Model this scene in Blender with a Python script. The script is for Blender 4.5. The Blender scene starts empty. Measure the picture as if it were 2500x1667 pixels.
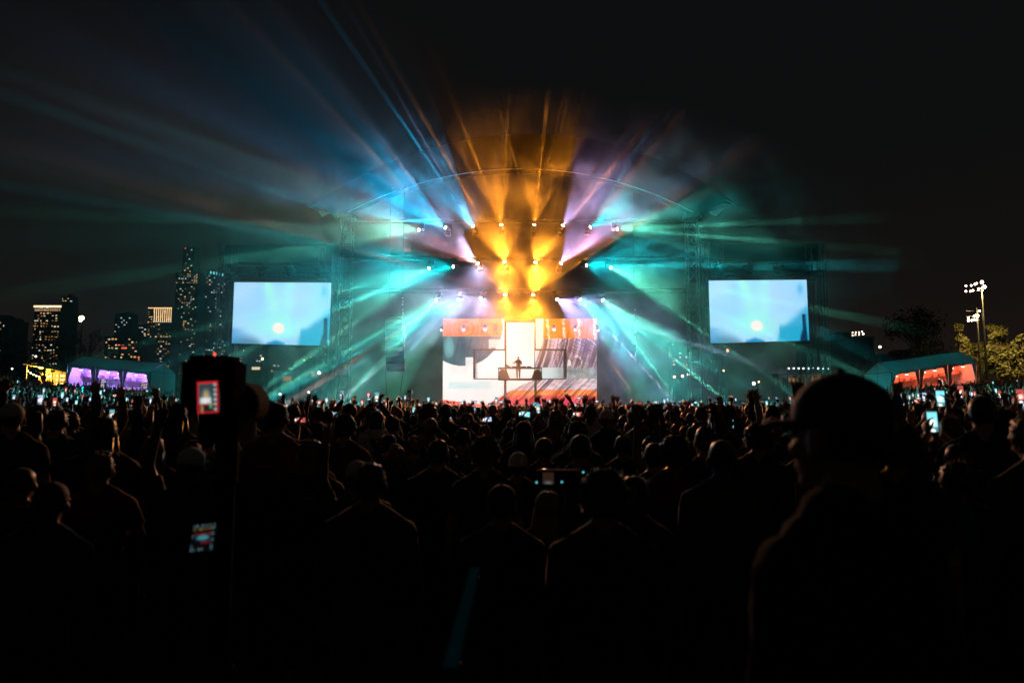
import bpy, bmesh, math, random
import numpy as np
from mathutils import Vector, Matrix, noise as mnoise
R = math.radians
C = bpy.context.scene
COL = C.collection
random.seed(11)

# ------------------------------------------------------------------ camera
F = 1666.7                                   # focal length in pixels of a 2500 px wide frame (24 mm)
CH = 1.85
TH = math.atan((990 - 833.5) / F)
cam = bpy.data.cameras.new('camera'); cob = bpy.data.objects.new('camera', cam); COL.objects.link(cob); C.camera = cob
cam.sensor_width = 36; cam.lens = 24; cam.clip_end = 6000; cam.clip_start = 0.05
cob.location = (0, 0, CH); cob.rotation_euler = (math.pi / 2 + TH, 0, 0)
cam.dof.use_dof = True; cam.dof.focus_distance = 45; cam.dof.aperture_fstop = 1.9
# ------------------------------------------------------------------ night sky
w = bpy.data.worlds.new('World'); C.world = w; w.use_nodes = True
def sky():
    nt = w.node_tree; bg = nt.nodes['Background']
    tc = nt.nodes.new('ShaderNodeTexCoord'); sp = nt.nodes.new('ShaderNodeSeparateXYZ'); nt.links.new(tc.outputs['Generated'], sp.inputs[0])
    nz = nt.nodes.new('ShaderNodeTexNoise'); nz.inputs['Scale'].default_value = 2.2; nz.inputs['Detail'].default_value = 4
    nt.links.new(tc.outputs['Generated'], nz.inputs['Vector'])
    ma = nt.nodes.new('ShaderNodeMath'); ma.operation = 'MULTIPLY_ADD'; ma.inputs[1].default_value = .16; nt.links.new(nz.outputs[0], ma.inputs[0]); nt.links.new(sp.outputs[2], ma.inputs[2])
    rp = nt.nodes.new('ShaderNodeValToRGB'); nt.links.new(ma.outputs[0], rp.inputs[0])
    e = rp.color_ramp.elements
    e[0].position = .02; e[0].color = (.0140, .0088, .0060, 1)
    e[1].position = .85; e[1].color = (.0036, .0040, .0043, 1)
    x = e.new(.22); x.color = (.0066, .0052, .0046, 1)
    x = e.new(.42); x.color = (.0041, .0044, .0045, 1)
    nt.links.new(rp.outputs[0], bg.inputs[0]); bg.inputs[1].default_value = 1.0
sky()
C.view_settings.view_transform = 'Standard'; C.view_settings.look = 'None'; C.view_settings.exposure = 0; C.view_settings.gamma = 1
cy = C.cycles
cy.use_denoising = True; cy.max_bounces = 3; cy.diffuse_bounces = 1; cy.glossy_bounces = 2; cy.volume_bounces = 0
cy.sample_clamp_direct = 0; cy.sample_clamp_indirect = 3; cy.caustics_reflective = False; cy.caustics_refractive = False

def at(px, py, Y):
    x = (px - 1250) / F; u = (833.5 - py) / F
    y = math.cos(TH) - u * math.sin(TH); z = math.sin(TH) + u * math.cos(TH)
    return Vector((x * Y / y, Y, CH + z * Y / y))
def sstep(a, b, x):
    t = min(1, max(0, (x - a) / (b - a))); return t * t * (3 - 2 * t)
def gz(x, y):                                # the field rises at both sides
    a = abs(x)
    t = max(0., a - 12.)
    rise = .076 * t * t / (t + 4.) if t else 0.
    rise = min(rise, 3.4) if a < 75 else 3.4
    return rise * sstep(4, 26, y)

# ------------------------------------------------------------------ materials
MATS = {}
def mat(name, col, rough=.6, ns=8., amt=.25, metal=0., emit=None, es=0., sheen=0., spec=.5, sample=True):
    if name in MATS: return MATS[name]
    m = bpy.data.materials.new(name); m.use_nodes = True; nt = m.node_tree; b = nt.nodes['Principled BSDF']
    tc = nt.nodes.new('ShaderNodeTexCoord'); n = nt.nodes.new('ShaderNodeTexNoise'); n.inputs['Scale'].default_value = ns; n.inputs['Detail'].default_value = 4
    nt.links.new(tc.outputs['Object'], n.inputs['Vector'])
    mx = nt.nodes.new('ShaderNodeMix'); mx.data_type = 'RGBA'
    mx.inputs[6].default_value = (*[c * (1 - amt) for c in col], 1); mx.inputs[7].default_value = (*[min(1, c * (1 + amt)) for c in col], 1)
    nt.links.new(n.outputs[0], mx.inputs[0]); nt.links.new(mx.outputs[2], b.inputs['Base Color'])
    b.inputs['Roughness'].default_value = rough; b.inputs['Metallic'].default_value = metal
    b.inputs['Specular IOR Level'].default_value = spec
    if sheen:
        b.inputs['Sheen Weight'].default_value = sheen; b.inputs['Sheen Roughness'].default_value = .35
    if emit:
        b.inputs['Emission Color'].default_value = (*emit, 1); b.inputs['Emission Strength'].default_value = es
    if emit and not sample:
        m.cycles.emission_sampling = 'NONE'
    MATS[name] = m
    return m
def display_mat(name, strength, sample=True):
    m = bpy.data.materials.new(name); m.use_nodes = True; nt = m.node_tree; b = nt.nodes['Principled BSDF']
    a = nt.nodes.new('ShaderNodeAttribute'); a.attribute_name = 'pixel'
    b.inputs['Base Color'].default_value = (.02, .02, .02, 1); b.inputs['Roughness'].default_value = .4
    nt.links.new(a.outputs['Color'], b.inputs['Emission Color']); b.inputs['Emission Strength'].default_value = strength
    if not sample: m.cycles.emission_sampling = 'NONE'
    return m

# ------------------------------------------------------------------ mesh helpers
class MB:
    def __init__(s): s.v = []; s.f = []
    def add(s, vs, fs):
        b = len(s.v); s.v.extend([Vector(p) for p in vs]); s.f.extend([[i + b for i in f] for f in fs]); return s
    def box(s, c, size, rot=None):
        h = [x / 2 for x in size]; c = Vector(c)
        vs = []
        for sx, sy, sz in ((-1,-1,-1),(1,-1,-1),(1,1,-1),(-1,1,-1),(-1,-1,1),(1,-1,1),(1,1,1),(-1,1,1)):
            p = Vector((sx*h[0], sy*h[1], sz*h[2]))
            if rot is not None: p = rot @ p
            vs.append(c + p)
        return s.add(vs, [[3,2,1,0],[4,5,6,7],[0,1,5,4],[1,2,6,5],[2,3,7,6],[3,0,4,7]])
    def beam(s, p0, p1, wx, wy):
        p0 = Vector(p0); p1 = Vector(p1); d = p1 - p0
        q = d.to_track_quat('Z', 'Y').to_matrix()
        return s.box((p0 + p1) / 2, (wx, wy, d.length), q)
    def tube(s, pts, rs, n=8, caps=True, flat=1.):
        pts = [Vector(p) for p in pts]
        if not hasattr(rs, '__len__'): rs = [rs] * len(pts)
        rings = []; up = None
        for i, p in enumerate(pts):
            d = (pts[min(i+1, len(pts)-1)] - pts[max(i-1, 0)]).normalized()
            if up is None:
                up = Vector((0, 0, 1)) if abs(d.z) < .9 else Vector((0, 1, 0))
            a = d.cross(up).normalized(); b = a.cross(d).normalized(); up = b
            rings.append([p + (a * math.cos(2*math.pi*k/n) + b * math.sin(2*math.pi*k/n) * flat) * rs[i] for k in range(n)])
        vs = [v for r in rings for v in r]; fs = []
        for i in range(len(pts)-1):
            for k in range(n):
                k2 = (k+1) % n
                fs.append([i*n+k, i*n+k2, (i+1)*n+k2, (i+1)*n+k])
        if caps:
            fs.append(list(range(n))[::-1]); fs.append([(len(pts)-1)*n+k for k in range(n)])
        return s.add(vs, fs)
    def ball(s, c, r, nu=10, nv=7, rot=None):
        c = Vector(c); r = Vector(r) if hasattr(r, '__len__') else Vector((r, r, r))
        vs = [Vector((0, 0, r.z))]; fs = []
        for j in range(1, nv):
            t = math.pi * j / nv
            for k in range(nu):
                a = 2*math.pi*k/nu
                vs.append(Vector((r.x*math.sin(t)*math.cos(a), r.y*math.sin(t)*math.sin(a), r.z*math.cos(t))))
        vs.append(Vector((0, 0, -r.z))); last = len(vs)-1
        for k in range(nu):
            fs.append([0, 1+k, 1+(k+1) % nu])
            fs.append([last, last-nu+(k+1) % nu, last-nu+k])
        for j in range(nv-2):
            for k in range(nu):
                k2 = (k+1) % nu; a = 1+j*nu
                fs.append([a+k, a+nu+k, a+nu+k2, a+k2])
        if rot is not None: vs = [rot @ v for v in vs]
        return s.add([c+v for v in vs], fs)
    def cap(s, p0, p1, r0, r1=None, n=10):       # tapered capsule
        r1 = r0 if r1 is None else r1
        s.tube([p0, p1], [r0, r1], n); s.ball(p0, r0, n, 6); s.ball(p1, r1, n, 6); return s
    def loft(s, rings, n=16):                    # (x, y, z, half width, half depth)
        vs = []; fs = []
        for (x, y, z, a, b) in rings:
            vs += [Vector((x + a*math.cos(2*math.pi*k/n), y + b*math.sin(2*math.pi*k/n), z)) for k in range(n)]
        for i in range(len(rings)-1):
            for k in range(n):
                k2 = (k+1) % n
                fs.append([i*n+k, i*n+k2, (i+1)*n+k2, (i+1)*n+k])
        fs.append(list(range(n))[::-1]); fs.append([(len(rings)-1)*n+k for k in range(n)])
        return s.add(vs, fs)
    def slab(s, quad, t):                        # a quad given thickness along its normal
        q = [Vector(p) for p in quad]; n = (q[1]-q[0]).cross(q[3]-q[0]).normalized() * t
        return s.add(q + [p - n for p in q], [[0,1,2,3],[7,6,5,4],[0,4,5,1],[1,5,6,2],[2,6,7,3],[3,7,4,0]])
    def mesh(s, name, m=None, smooth=False, org=None):
        me = bpy.data.meshes.new(name)
        o = Vector(org) if org is not None else Vector()
        me.from_pydata([tuple(v - o) for v in s.v], [], s.f)
        if m: me.materials.append(m)
        if smooth: me.polygons.foreach_set('use_smooth', [True]*len(me.polygons))
        me.update(); return me
    def build(s, name, m, parent=None, smooth=False, local=False):
        org = None
        if parent is not None and not local:
            org = Vector(parent.location)
            if parent.parent is not None: org = org + Vector(parent.parent.location)
        return link(name, s.mesh(name, m, smooth, org), parent)
def link(name, me, parent=None):
    o = bpy.data.objects.new(name, me); COL.objects.link(o)
    if parent is not None: o.parent = parent
    return o
def tag(o, label=None, cat=None, group=None, kind=None):
    if label: o['label'] = label
    if cat: o['category'] = cat
    if group: o['group'] = group
    if kind: o['kind'] = kind
    return o
def thing(name, label, cat, loc=(0, 0, 0), group=None):
    o = bpy.data.objects.new(name, None); COL.objects.link(o); o.location = loc; o.empty_display_size = .2
    return tag(o, label, cat, group)
def clone(root):
    c = root.copy(); COL.objects.link(c)
    for ch in root.children:
        d = ch.copy(); COL.objects.link(d); d.parent = c
        for g in ch.children:
            e = g.copy(); COL.objects.link(e); e.parent = d
    return c
def pix_mesh(name, corners, nu, nv, fn, m):      # grid between four corners TL TR BR BL whose vertices carry the picture shown
    tl, tr, br, bl = [Vector(c) for c in corners]
    vs = []; cs = []
    for j in range(nv+1):
        for i in range(nu+1):
            u, v = i/nu, j/nv
            vs.append(tuple((tl*(1-u)+tr*u)*(1-v) + (bl*(1-u)+br*u)*v)); cs.extend((*fn(u, v), 1.))
    fs = [(j*(nu+1)+i, (j+1)*(nu+1)+i, (j+1)*(nu+1)+i+1, j*(nu+1)+i+1) for j in range(nv) for i in range(nu)]
    me = bpy.data.meshes.new(name); me.from_pydata(vs, [], fs)
    a = me.color_attributes.new('pixel', 'FLOAT_COLOR', 'POINT'); a.data.foreach_set('color', cs)
    me.materials.append(m); me.update(); return me

M_black = mat('black_paint', (.016, .016, .017), .55, 6, .3)
M_metal = mat('dark_metal', (.05, .052, .055), .42, 12, .25, metal=.6)
M_alu = mat('truss_aluminium', (.075, .08, .085), .55, 10, .2, metal=.3)
M_drape = mat('black_drape', (.005, .005, .006), .9, 3, .4)
M_skin = mat('skin', (.34, .20, .14), .5, 14, .15, spec=.4)
M_white = mat('white_canvas', (.62, .62, .60), .75, 3, .1)
M_plastic = mat('black_plastic', (.02, .02, .022), .35, 20, .2)

# ------------------------------------------------------------------ ground
def ground():
    xs = np.unique(np.concatenate([np.linspace(-90, 90, 91), np.linspace(-2500, -90, 14), np.linspace(90, 2500, 14)]))
    ys = np.unique(np.concatenate([np.linspace(-12, 110, 62), np.linspace(110, 3000, 16), np.linspace(-400, -12, 6)]))
    vs = []; 
    for y in ys:
        for x in xs:
            vs.append((x, y, gz(x, y) + .03*mnoise.noise((x*.3, y*.3, 0))))
    n = len(xs)
    fs = [(j*n+i, j*n+i+1, (j+1)*n+i+1, (j+1)*n+i) for j in range(len(ys)-1) for i in range(n-1)]
    me = bpy.data.meshes.new('ground'); me.from_pydata(vs, [], fs)
    me.materials.append(mat('trampled_turf', (.035, .042, .022), .9, .9, .5))
    me.polygons.foreach_set('use_smooth', [True]*len(fs))
    tag(link('ground', me), kind='structure')
ground()

# ------------------------------------------------------------------ stage smoke (drifts off to the left)
SM_CORE = .050; SM_DRIFT = .0029; SM_LOW = .030; SM_STEP = .4
def smoke():
    m = bpy.data.materials.new('smoke'); m.use_nodes = True; nt = m.node_tree; nt.nodes.clear(); N = nt.nodes.new; K = nt.links.new
    out = N('ShaderNodeOutputMaterial'); pv = N('ShaderNodeVolumePrincipled'); K(pv.outputs[0], out.inputs['Volume'])
    pv.inputs['Color'].default_value = (.95, .95, .95, 1); pv.inputs['Anisotropy'].default_value = .35
    ge = N('ShaderNodeNewGeometry')
    def blob(c, r, a=.2):
        sc = N('ShaderNodeVectorMath'); sc.operation = 'SUBTRACT'; sc.inputs[1].default_value = c; K(ge.outputs['Position'], sc.inputs[0])
        s2 = N('ShaderNodeVectorMath'); s2.operation = 'DIVIDE'; s2.inputs[1].default_value = r; K(sc.outputs[0], s2.inputs[0])
        l2 = N('ShaderNodeVectorMath'); l2.operation = 'LENGTH'; K(s2.outputs[0], l2.inputs[0])
        o = N('ShaderNodeMapRange'); o.interpolation_type = 'SMOOTHSTEP'; K(l2.outputs['Value'], o.inputs[0])
        for i, v in ((1, a), (2, 1.), (3, 1.), (4, 0.)): o.inputs[i].default_value = v
        return o.outputs[0]
    def mul(a, b, op='MULTIPLY'):
        m_ = N('ShaderNodeMath'); m_.operation = op
        for k, x in enumerate((a, b)):
            if isinstance(x, float): m_.inputs[k].default_value = x
            else: K(x, m_.inputs[k])
        return m_.outputs[0]
    n1 = N('ShaderNodeTexNoise'); n1.inputs['Scale'].default_value = .26; n1.inputs['Detail'].default_value = 4.5; n1.inputs['Distortion'].default_value = 1.2; K(ge.outputs['Position'], n1.inputs['Vector'])
    r2 = N('ShaderNodeMapRange'); K(n1.outputs[0], r2.inputs[0])
    for i, v in ((1, .44), (2, .63), (3, .08), (4, 1.)): r2.inputs[i].default_value = v
    core = mul(mul(blob((-1, 48.5, 7.5), (33, 8.5, 18), .0), r2.outputs[0]), SM_CORE)
    drift = mul(blob((-25, 46, 15), (27, 15, 21), .0), SM_DRIFT)
    low = mul(mul(blob((0, 51, 2), (37, 15, 10)), r2.outputs[0]), SM_LOW)
    K(mul(mul(core, drift, 'ADD'), low, 'ADD'), pv.inputs['Density'])
    m.cycles.volume_step_rate = SM_STEP
    mb = MB().box((-9, 47, 22.5), (84, 44, 46)); o = mb.build('stage_smoke', m); tag(o, 'coloured stage smoke drifting around the stage lights', 'smoke', kind='stuff')
smoke()

# ------------------------------------------------------------------ the stage
def truss(mb, p0, p1, w_, n, r=.035, b=.02):     # box truss: four chords and zigzag lattice
    p0 = Vector(p0); p1 = Vector(p1); d = (p1-p0); L = d.length; d.normalize()
    q = d.to_track_quat('Z', 'Y').to_matrix(); cs = []
    for sx, sy in ((-1,-1), (1,-1), (1,1), (-1,1)):
        o = q @ Vector((sx*w_/2, sy*w_/2, 0)); cs.append(o); mb.tube([p0+o, p1+o], r, 5)
    for i in range(n):
        a, c = p0 + d*L*i/n, p0 + d*L*(i+1)/n
        for k in range(4):
            o1, o2 = cs[k], cs[(k+1) % 4]
            if i % 2: o1, o2 = o2, o1
            mb.tube([a+o1, c+o2], b, 4, False)
            mb.tube([c+cs[k], c+cs[(k+1) % 4]], b, 4, False)
    return mb
st = thing('stage', 'huge open-air stage floor with a black front skirt below the LED wall', 'stage', (0, 57, 0))
p = at(850, 990, 57); q = at(1692, 990, 57)
MB().box((0, 58.5, .75), (q.x-p.x, 13, 1.5)).build('deck', M_black, st)
MB().box((0, 51.9, .7), (q.x-p.x, .15, 1.4)).build('front_skirt', M_drape, st)
for px0, nm, lb in ((838, 'left', 'tall lattice tower under the left end of the stage arch'), (1699, 'right', 'tall lattice tower under the right end of the stage arch')):
    b = at(px0, 985, 50.8); t = at(px0, 536, 50.8)
    tw = thing('truss_tower', lb, 'tower', (b.x, 50.8, 0), 'towers carrying the stage roof')
    truss(MB(), (b.x, 50.8, .1), (b.x, 50.8, t.z), .8, 16, .05, .028).build('lattice', M_alu, tw)
    MB().box((b.x, 50.8, .08), (1.6, 1.6, .16)).build('base_plate', M_metal, tw)
    MB().box((b.x, 50.8, t.z+.2), (1.1, 1.1, .4)).build('head_block', M_metal, tw)
def bez(pts, n):
    out = []
    for i in range(n+1):
        t = i/n; ps = [Vector(p) for p in pts]
        while len(ps) > 1: ps = [ps[k].lerp(ps[k+1], t) for k in range(len(ps)-1)]
        out.append(ps[0])
    return out
roof = thing('stage_roof', 'black arched stage roof with a thin pale front edge', 'stage roof', (0, 51.2, 20))
inn = bez([at(825, 532, 51.2), at(1030, 418, 51.2), at(1268, 372, 51.2), at(1500, 412, 51.2), at(1712, 530, 51.2)], 48)
outr = bez([at(742, 506, 64), at(1000, 345, 64), at(1268, 262, 64), at(1560, 322, 64), at(1800, 500, 64)], 48)
mb = MB(); n = 48; nr = 6
rows = [[inn[i].lerp(outr[i], k/nr) + Vector((0, 0, .9*math.sin(math.pi*k/nr))) for i in range(n+1)] for k in range(nr+1)]
vs = [v for r in rows for v in r]
fs = [(k*(n+1)+i, k*(n+1)+i+1, (k+1)*(n+1)+i+1, (k+1)*(n+1)+i) for k in range(nr) for i in range(n)]
mb.add(vs, fs); mb.add([v - Vector((0, 0, .35)) for v in vs], [f[::-1] for f in fs])
mb.build('membrane', mat('roof_membrane', (.006, .0065, .007), .7, 1.5, .3), roof, True)
MB().tube([v + Vector((0, -.06, 0)) for v in inn], .036, 6).build('front_edge', mat('pale_edge_tube', (.75, .78, .78), .4, 6, .05), roof, True)
M_wing = mat('pale_wing_fabric', (.42, .44, .45), .6, 4, .1)
for quad in ([(1731, 519), (1789, 498), (1772, 507), (1748, 528)], [(805, 520), (787, 529), (776, 512), (752, 504)]):
    pts = [at(x, y, 50.2 + (.5 if i in (1,) else 0)) for i, (x, y) in enumerate(quad)]
    MB().slab(pts, .08).build('wing_panel', M_wing, roof)
for row, y in enumerate((545, 636, 714)):
    a = at(838, y, 50.3); b = at(1699, y, 50.3)
    tr = thing('lighting_truss', ['uppermost', 'middle', 'lowest'][row] + ' black pipe truss carrying a row of stage lights', 'truss', ((a.x+b.x)/2, 50.3, a.z), 'lighting trusses over the stage')
    for dz in (0, .28): MB().tube([(a.x, 50.3, a.z+dz), (b.x, 50.3, a.z+dz)], .025, 6).build('chord', M_black, tr)
    mb = MB(); k = 40
    for i in range(k):
        x0 = a.x+(b.x-a.x)*i/k; x1 = a.x+(b.x-a.x)*(i+1)/k
        mb.tube([(x0, 50.3, a.z+(.28 if i % 2 else 0)), (x1, 50.3, a.z+(0 if i % 2 else .28))], .012, 4, False)
    mb.build('lattice', M_black, tr)

# ------------------------------------------------------------------ LED wall
def nz(x, y, z=0.): return mnoise.noise((x, y, z))
def mixc(a, b, t): return tuple(p*(1-t)+q*t for p, q in zip(a, b))
def led(px, py):
    W = (.96, .93, .91); c = W
    d = math.hypot(px-1130, py-797)
    if px < 1231:
        if d < 97:
            c = mixc((.10, .22, .25), (.22, .36, .38), .5+.9*nz(px*.05, py*.03, 1))
            if abs((px*.9+py*.2) % 27 - 13) < 1.6: c = mixc(c, (.05, .12, .15), .6)
            if 1194 < px < 1220 and 828 < py < 852 - (px-1194)*.2: c = mixc(c, (.62, .78, .76), .85)
            e = math.hypot((px-1096)/13, (py-848)/27)
            if e < 1: c = mixc(c, (.42, .66, .66), .8*(1-e*e*.5))
            if 1136 < px < 1156 and py > 872: c = (.8, .84, .82)
            if py < 822:
                c = mixc((1., .33, .10), (1., .48, .2), .5+.8*nz(px*.06, py*.1, 2))
                rr = math.hypot(px-1138, py-803)
                for q in (12, 24, 34):
                    if abs(rr-q) < 3: c = mixc(c, (1., .72, .5), .25)
                if nz(px*.3, py*.3, 5) > .42: c = mixc(c, (.7, .15, .05), .6)
                if abs(px-1210) < 5 and abs(py-803) < 14 and nz(px*.5, py*.25, 4) > -.05: c = (.45, .12, .05)
        elif py < 822 and px < 1150: c = (1., .4, .15)
        elif 822 <= py < 868 and px < 1094: c = (.85, .86, .84)
        if d >= 97 and 932 < py < 949 and 1096 < px < 1200: c = mixc(W, (.62, .84, .84), .55)
        if d >= 97 and 896 < py < 914 and 1098 < px < 1140 and int(px/3) % 2: c = mixc(W, (.75, .68, .6), .4)
    edge = 1326 - 15*sstep(826, 892, py) - .0006*(py-800)**2
    if px > edge and py < 897:
        bend = px + (py-778)**2*.0017
        s = nz(bend*.30, py*.004, 8) + .6*nz(bend*.8, py*.008, 3)
        if py < 827:
            c = mixc((1., .36, .05), (1., .55, .16), .5+.7*nz(px*.05, py*.05, 7))
            if s > .30: c = mixc(c, (.55, .10, .04), .55)
            for x0 in (1338, 1376, 1413, 1452):
                if abs(px-x0-(py-800)*.05) < 3.4 and nz(px*.9, py*.45, 6) > .0: c = (1., .93, .80)
        else:
            c = mixc((.62, .50, .60), (.80, .72, .80), .5+nz(px*.03, py*.03, 9))
            dd = math.hypot(px-1413, py-874)
            if dd < 60:
                c = mixc((.34, .17, .22), (.55, .36, .42), .5+nz(px*.08, py*.08, 4))
                if 50 < dd < 54: c = (.72, .58, .62)
                if abs(math.hypot(px-1407, py-885)-14) < 1.8 and px > 1404: c = (.85, .78, .78)
                if math.hypot((px-1390)/4, (py-887)/8) < 1: c = (.95, .9, .84)
            if s > .16: c = mixc(c, (.13, .11, .15), min(.85, (s-.16)*4))
            elif s < -.22: c = mixc(c, (.9, .86, .9), .6)
            if px < 1345 and s > .05: c = mixc(c, (.08, .16, .2), .5)
    if px > edge and 897 <= py < 931:
        g = .55 + .38*nz(px*.6, py*.6, 2) + .25*nz(px*.08, py*.08, 1)
        t = sstep(1330, 1400, px)
        c = mixc((.76, .86, .84), (g*.86, g*.9, g*.9), t)
    if py >= 931 or (px > 1190 and py > 925):
        curve = 931 + 58*((1300-px)/112)**1.25 if px < 1300 else 925
        if py > curve:
            sl = px + (py-930)*1.0
            s = nz(sl*.24, py*.006, 13) + .7*nz(sl*.7, py*.01, 14)
            if py < 952: c = mixc((.66, .55, .62), (.85, .78, .82), .5+nz(px*.05, py*.2, 3))
            elif py < 965: c = mixc((1., .33, .06), (1., .52, .10), .5+.5*nz(px*.04, py*.1, 3))
            elif py < 975: c = mixc((.95, .12, .10), (1., .25, .12), .5+nz(px*.05, py*.1, 3))
            else: c = (.95, .13, .24)
            if s > .12: c = mixc(c, (.10, .03, .06), min(.9, (s-.12)*3.5))
            elif s < -.25: c = mixc(c, (1., .80, .72), .45)
    if px < 1200 and py > 977 + 11*sstep(1081, 1190, px): c = (.95, .30, .22)
    for lx, ly in ((1132, 803), (1184, 802), (1352, 802), (1404, 803)):
        if math.hypot(px-lx, py-ly) < 7: c = mixc(c, (.72, .55, .95), .6)  # lavender glow of the lamps in front is painted into the picture
    return tuple(min(1., max(0., x))**1.9*.96 for x in c)
wall = thing('led_wall', 'giant glowing LED wall with orange, white and streaked artwork behind the DJ', 'LED wall', at(1269, 1010, 59))
M_led = display_mat('led_pixels', 1.5)
def panel(x0, x1, y0, y1, Y, nu, nv):
    co = [at(x0, y0, Y), at(x1, y0, Y), at(x1, y1, Y), at(x0, y1, Y)]
    co = [Vector((c.x, Y, c.z)) - Vector(wall.location) for c in co]
    me = pix_mesh('display_panel', co, nu, nv, lambda u, v: led(x0+(x1-x0)*u, y0+(y1-y0)*v), M_led)
    o = link('display_panel', me, wall)
    d = MB().box(((co[0].x+co[1].x)/2, Y-wall.location.y+.22, (co[0].z+co[3].z)/2), (abs(co[1].x-co[0].x)-.02, .3, co[0].z-co[3].z-.02)).mesh('panel_housing', M_black)
    link('panel_housing', d, wall)
panel(1081, 1232, 778, 1008, 59, 80, 120); panel(1236.5, 1304.5, 787, 1008, 59.2, 34, 110); panel(1306.5, 1457, 778, 1008, 59, 80, 120)
# pipe frame in front of the wall that carries the DJ platform
M_frame = mat('set_frame_paint', (.012, .03, .034), .5, 8, .2)
setf = thing('set_frame', 'dark cross-shaped steel frame standing before the LED wall around the DJ', 'frame', at(1269, 1008, 57.6))
def fbar(name, x0, y0, x1, y1, wpx, dep=.5, Y=57.6):
    s = Y / F; a = at(x0, y0, Y); b = at(x1, y1, Y); a.y = b.y = Y
    sz = (wpx*s, dep, abs(b.z-a.z)) if abs(x1-x0) < abs(y1-y0) else (abs(b.x-a.x), dep, wpx*s)
    MB().box((a+b)/2, sz).build(name, M_frame, setf)
fbar('post', 1233, 778, 1233, 853, 3.6); fbar('post', 1306.5, 778, 1306.5, 853, 2.6)
fbar('cross_beam', 1156, 854, 1236, 854, 3.2); fbar('cross_beam', 1305, 854, 1383, 854, 3.6)
fbar('post', 1158.5, 856, 1158.5, 923, 5.0, 1.0); fbar('post', 1379.5, 856, 1379.5, 923, 6.5, 1.0)
fbar('inner_post', 1164.5, 857, 1164.5, 923, 1.0); fbar('floor_beam', 1156, 925, 1216, 925, 1.8); fbar('floor_beam', 1323, 925, 1383, 925, 1.8)
fbar('leg', 1232, 928, 1232, 1020, 4.2); fbar('leg', 1308.5, 928, 1308.5, 1020, 3.0)
fbar('top_bar', 1238, 781, 1304, 781, 1.2); fbar('top_bar', 1238, 786, 1304, 786, 1.2)
pl = thing('dj_platform', 'raised dark DJ platform held up by the set frame', 'platform', at(1269.5, 925, 56.9))
a = at(1216, 924.3, 56.9); b = at(1323, 928, 56.9)
MB().box(((a.x+b.x)/2, 56.9, (a.z+b.z)/2), (b.x-a.x, 1.9, a.z-b.z)).build('floor_plate', M_frame, pl)
PZ = a.z
dk = thing('dj_table', 'long DJ table with decks and a mixer in front of the white screen', 'table', (at(1269.5, 925, 56.3).x, 56.3, PZ))
a = at(1216, 897, 56.3); b = at(1323, 899.5, 56.3)
MB().box(((a.x+b.x)/2, 56.3, a.z-.06), (b.x-a.x, .8, .10)).build('table_top', M_frame, dk)
for x in (1217, 1322): MB().box((at(x, 910, 56.3).x, 56.3, (PZ+a.z)/2-.06), (.06, .7, a.z-PZ-.1)).build('leg', M_frame, dk)
for x, wd in ((1242, .35), (1255, .35), (1278, .42), (1292, .35)): MB().box((at(x, 895, 56.3).x, 56.3, a.z+.05), (wd, .35, .11)).build('media_player', M_plastic, dk)
MB().box((at(1266, 895, 56.3).x, 56.3, a.z+.055), (.36, .38, .12)).build('mixer', M_plastic, dk)
MB().beam((at(1237, 894, 56.3).x, 56.3, a.z), (at(1239.5, 892, 56.3).x, 56.3, a.z+.22), .04, .2).build('laptop', M_plastic, dk)
for x0, x1, sg in ((1216.5, 1245, 1), (1322.5, 1297, -1)):
    p0 = at(x0, 924, 56.7); p1 = at(x1, 924, 56.7)
    sp = thing('monitor_speaker', ('left' if sg > 0 else 'right') + ' slanted black monitor speaker under the end of the DJ table', 'speaker', ((p0.x+p1.x)/2, 56.7, PZ), 'monitor speakers beside the DJ')
    xs = [p0.x, p0.x + (p1.x-p0.x)*.72, p1.x]; h = .68
    prof = [(xs[0], 0), (xs[2], 0), (xs[1], h), (xs[0]+(xs[1]-xs[0])*.3, h), (xs[0], h*.75)]
    vs = [(x, y, PZ+z) for y in (56.45, 56.95) for x, z in prof]; k = 5
    MB().add(vs, [list(range(k))[::-1], list(range(k, 2*k))] + [[i, (i+1) % k, k+(i+1) % k, k+i] for i in range(k)]).build('cabinet', M_plastic, sp)
    MB().box(((xs[0]+xs[1])/2, 56.7, PZ+h+.04), (.3, .3, .08)).build('grip_bar', M_metal, sp)

# ------------------------------------------------------------------ stage lights
def gobo(L, col, lo, scale, seed, hi=.70):
    L.use_nodes = True; nt = L.node_tree; nt.nodes.clear(); N = nt.nodes.new; K = nt.links.new
    o = N('ShaderNodeOutputLight'); e = N('ShaderNodeEmission'); K(e.outputs[0], o.inputs[0]); e.inputs[0].default_value = (*col, 1)
    tc = N('ShaderNodeTexCoord'); sp = N('ShaderNodeSeparateXYZ'); K(tc.outputs['Normal'], sp.inputs[0])
    dv = N('ShaderNodeMath'); dv.operation = 'DIVIDE'; dv.inputs[0].default_value = 1; K(sp.outputs[2], dv.inputs[1])
    mp = N('ShaderNodeVectorMath'); mp.operation = 'SCALE'; K(tc.outputs['Normal'], mp.inputs[0]); K(dv.outputs[0], mp.inputs['Scale'])
    ad = N('ShaderNodeVectorMath'); ad.operation = 'ADD'; ad.inputs[1].default_value = (seed*3.7, seed*1.3, seed); K(mp.outputs[0], ad.inputs[0])
    n = N('ShaderNodeTexNoise'); n.inputs['Scale'].default_value = scale; n.inputs['Detail'].default_value = 1.5; K(ad.outputs[0], n.inputs[0])
    r = N('ShaderNodeMapRange'); r.interpolation_type = 'SMOOTHSTEP'; K(n.outputs[0], r.inputs[0]); K(r.outputs[0], e.inputs[1])
    for i, v in ((1, .42), (2, hi), (3, lo), (4, 1.)): r.inputs[i].default_value = v
MLT = {}
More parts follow.
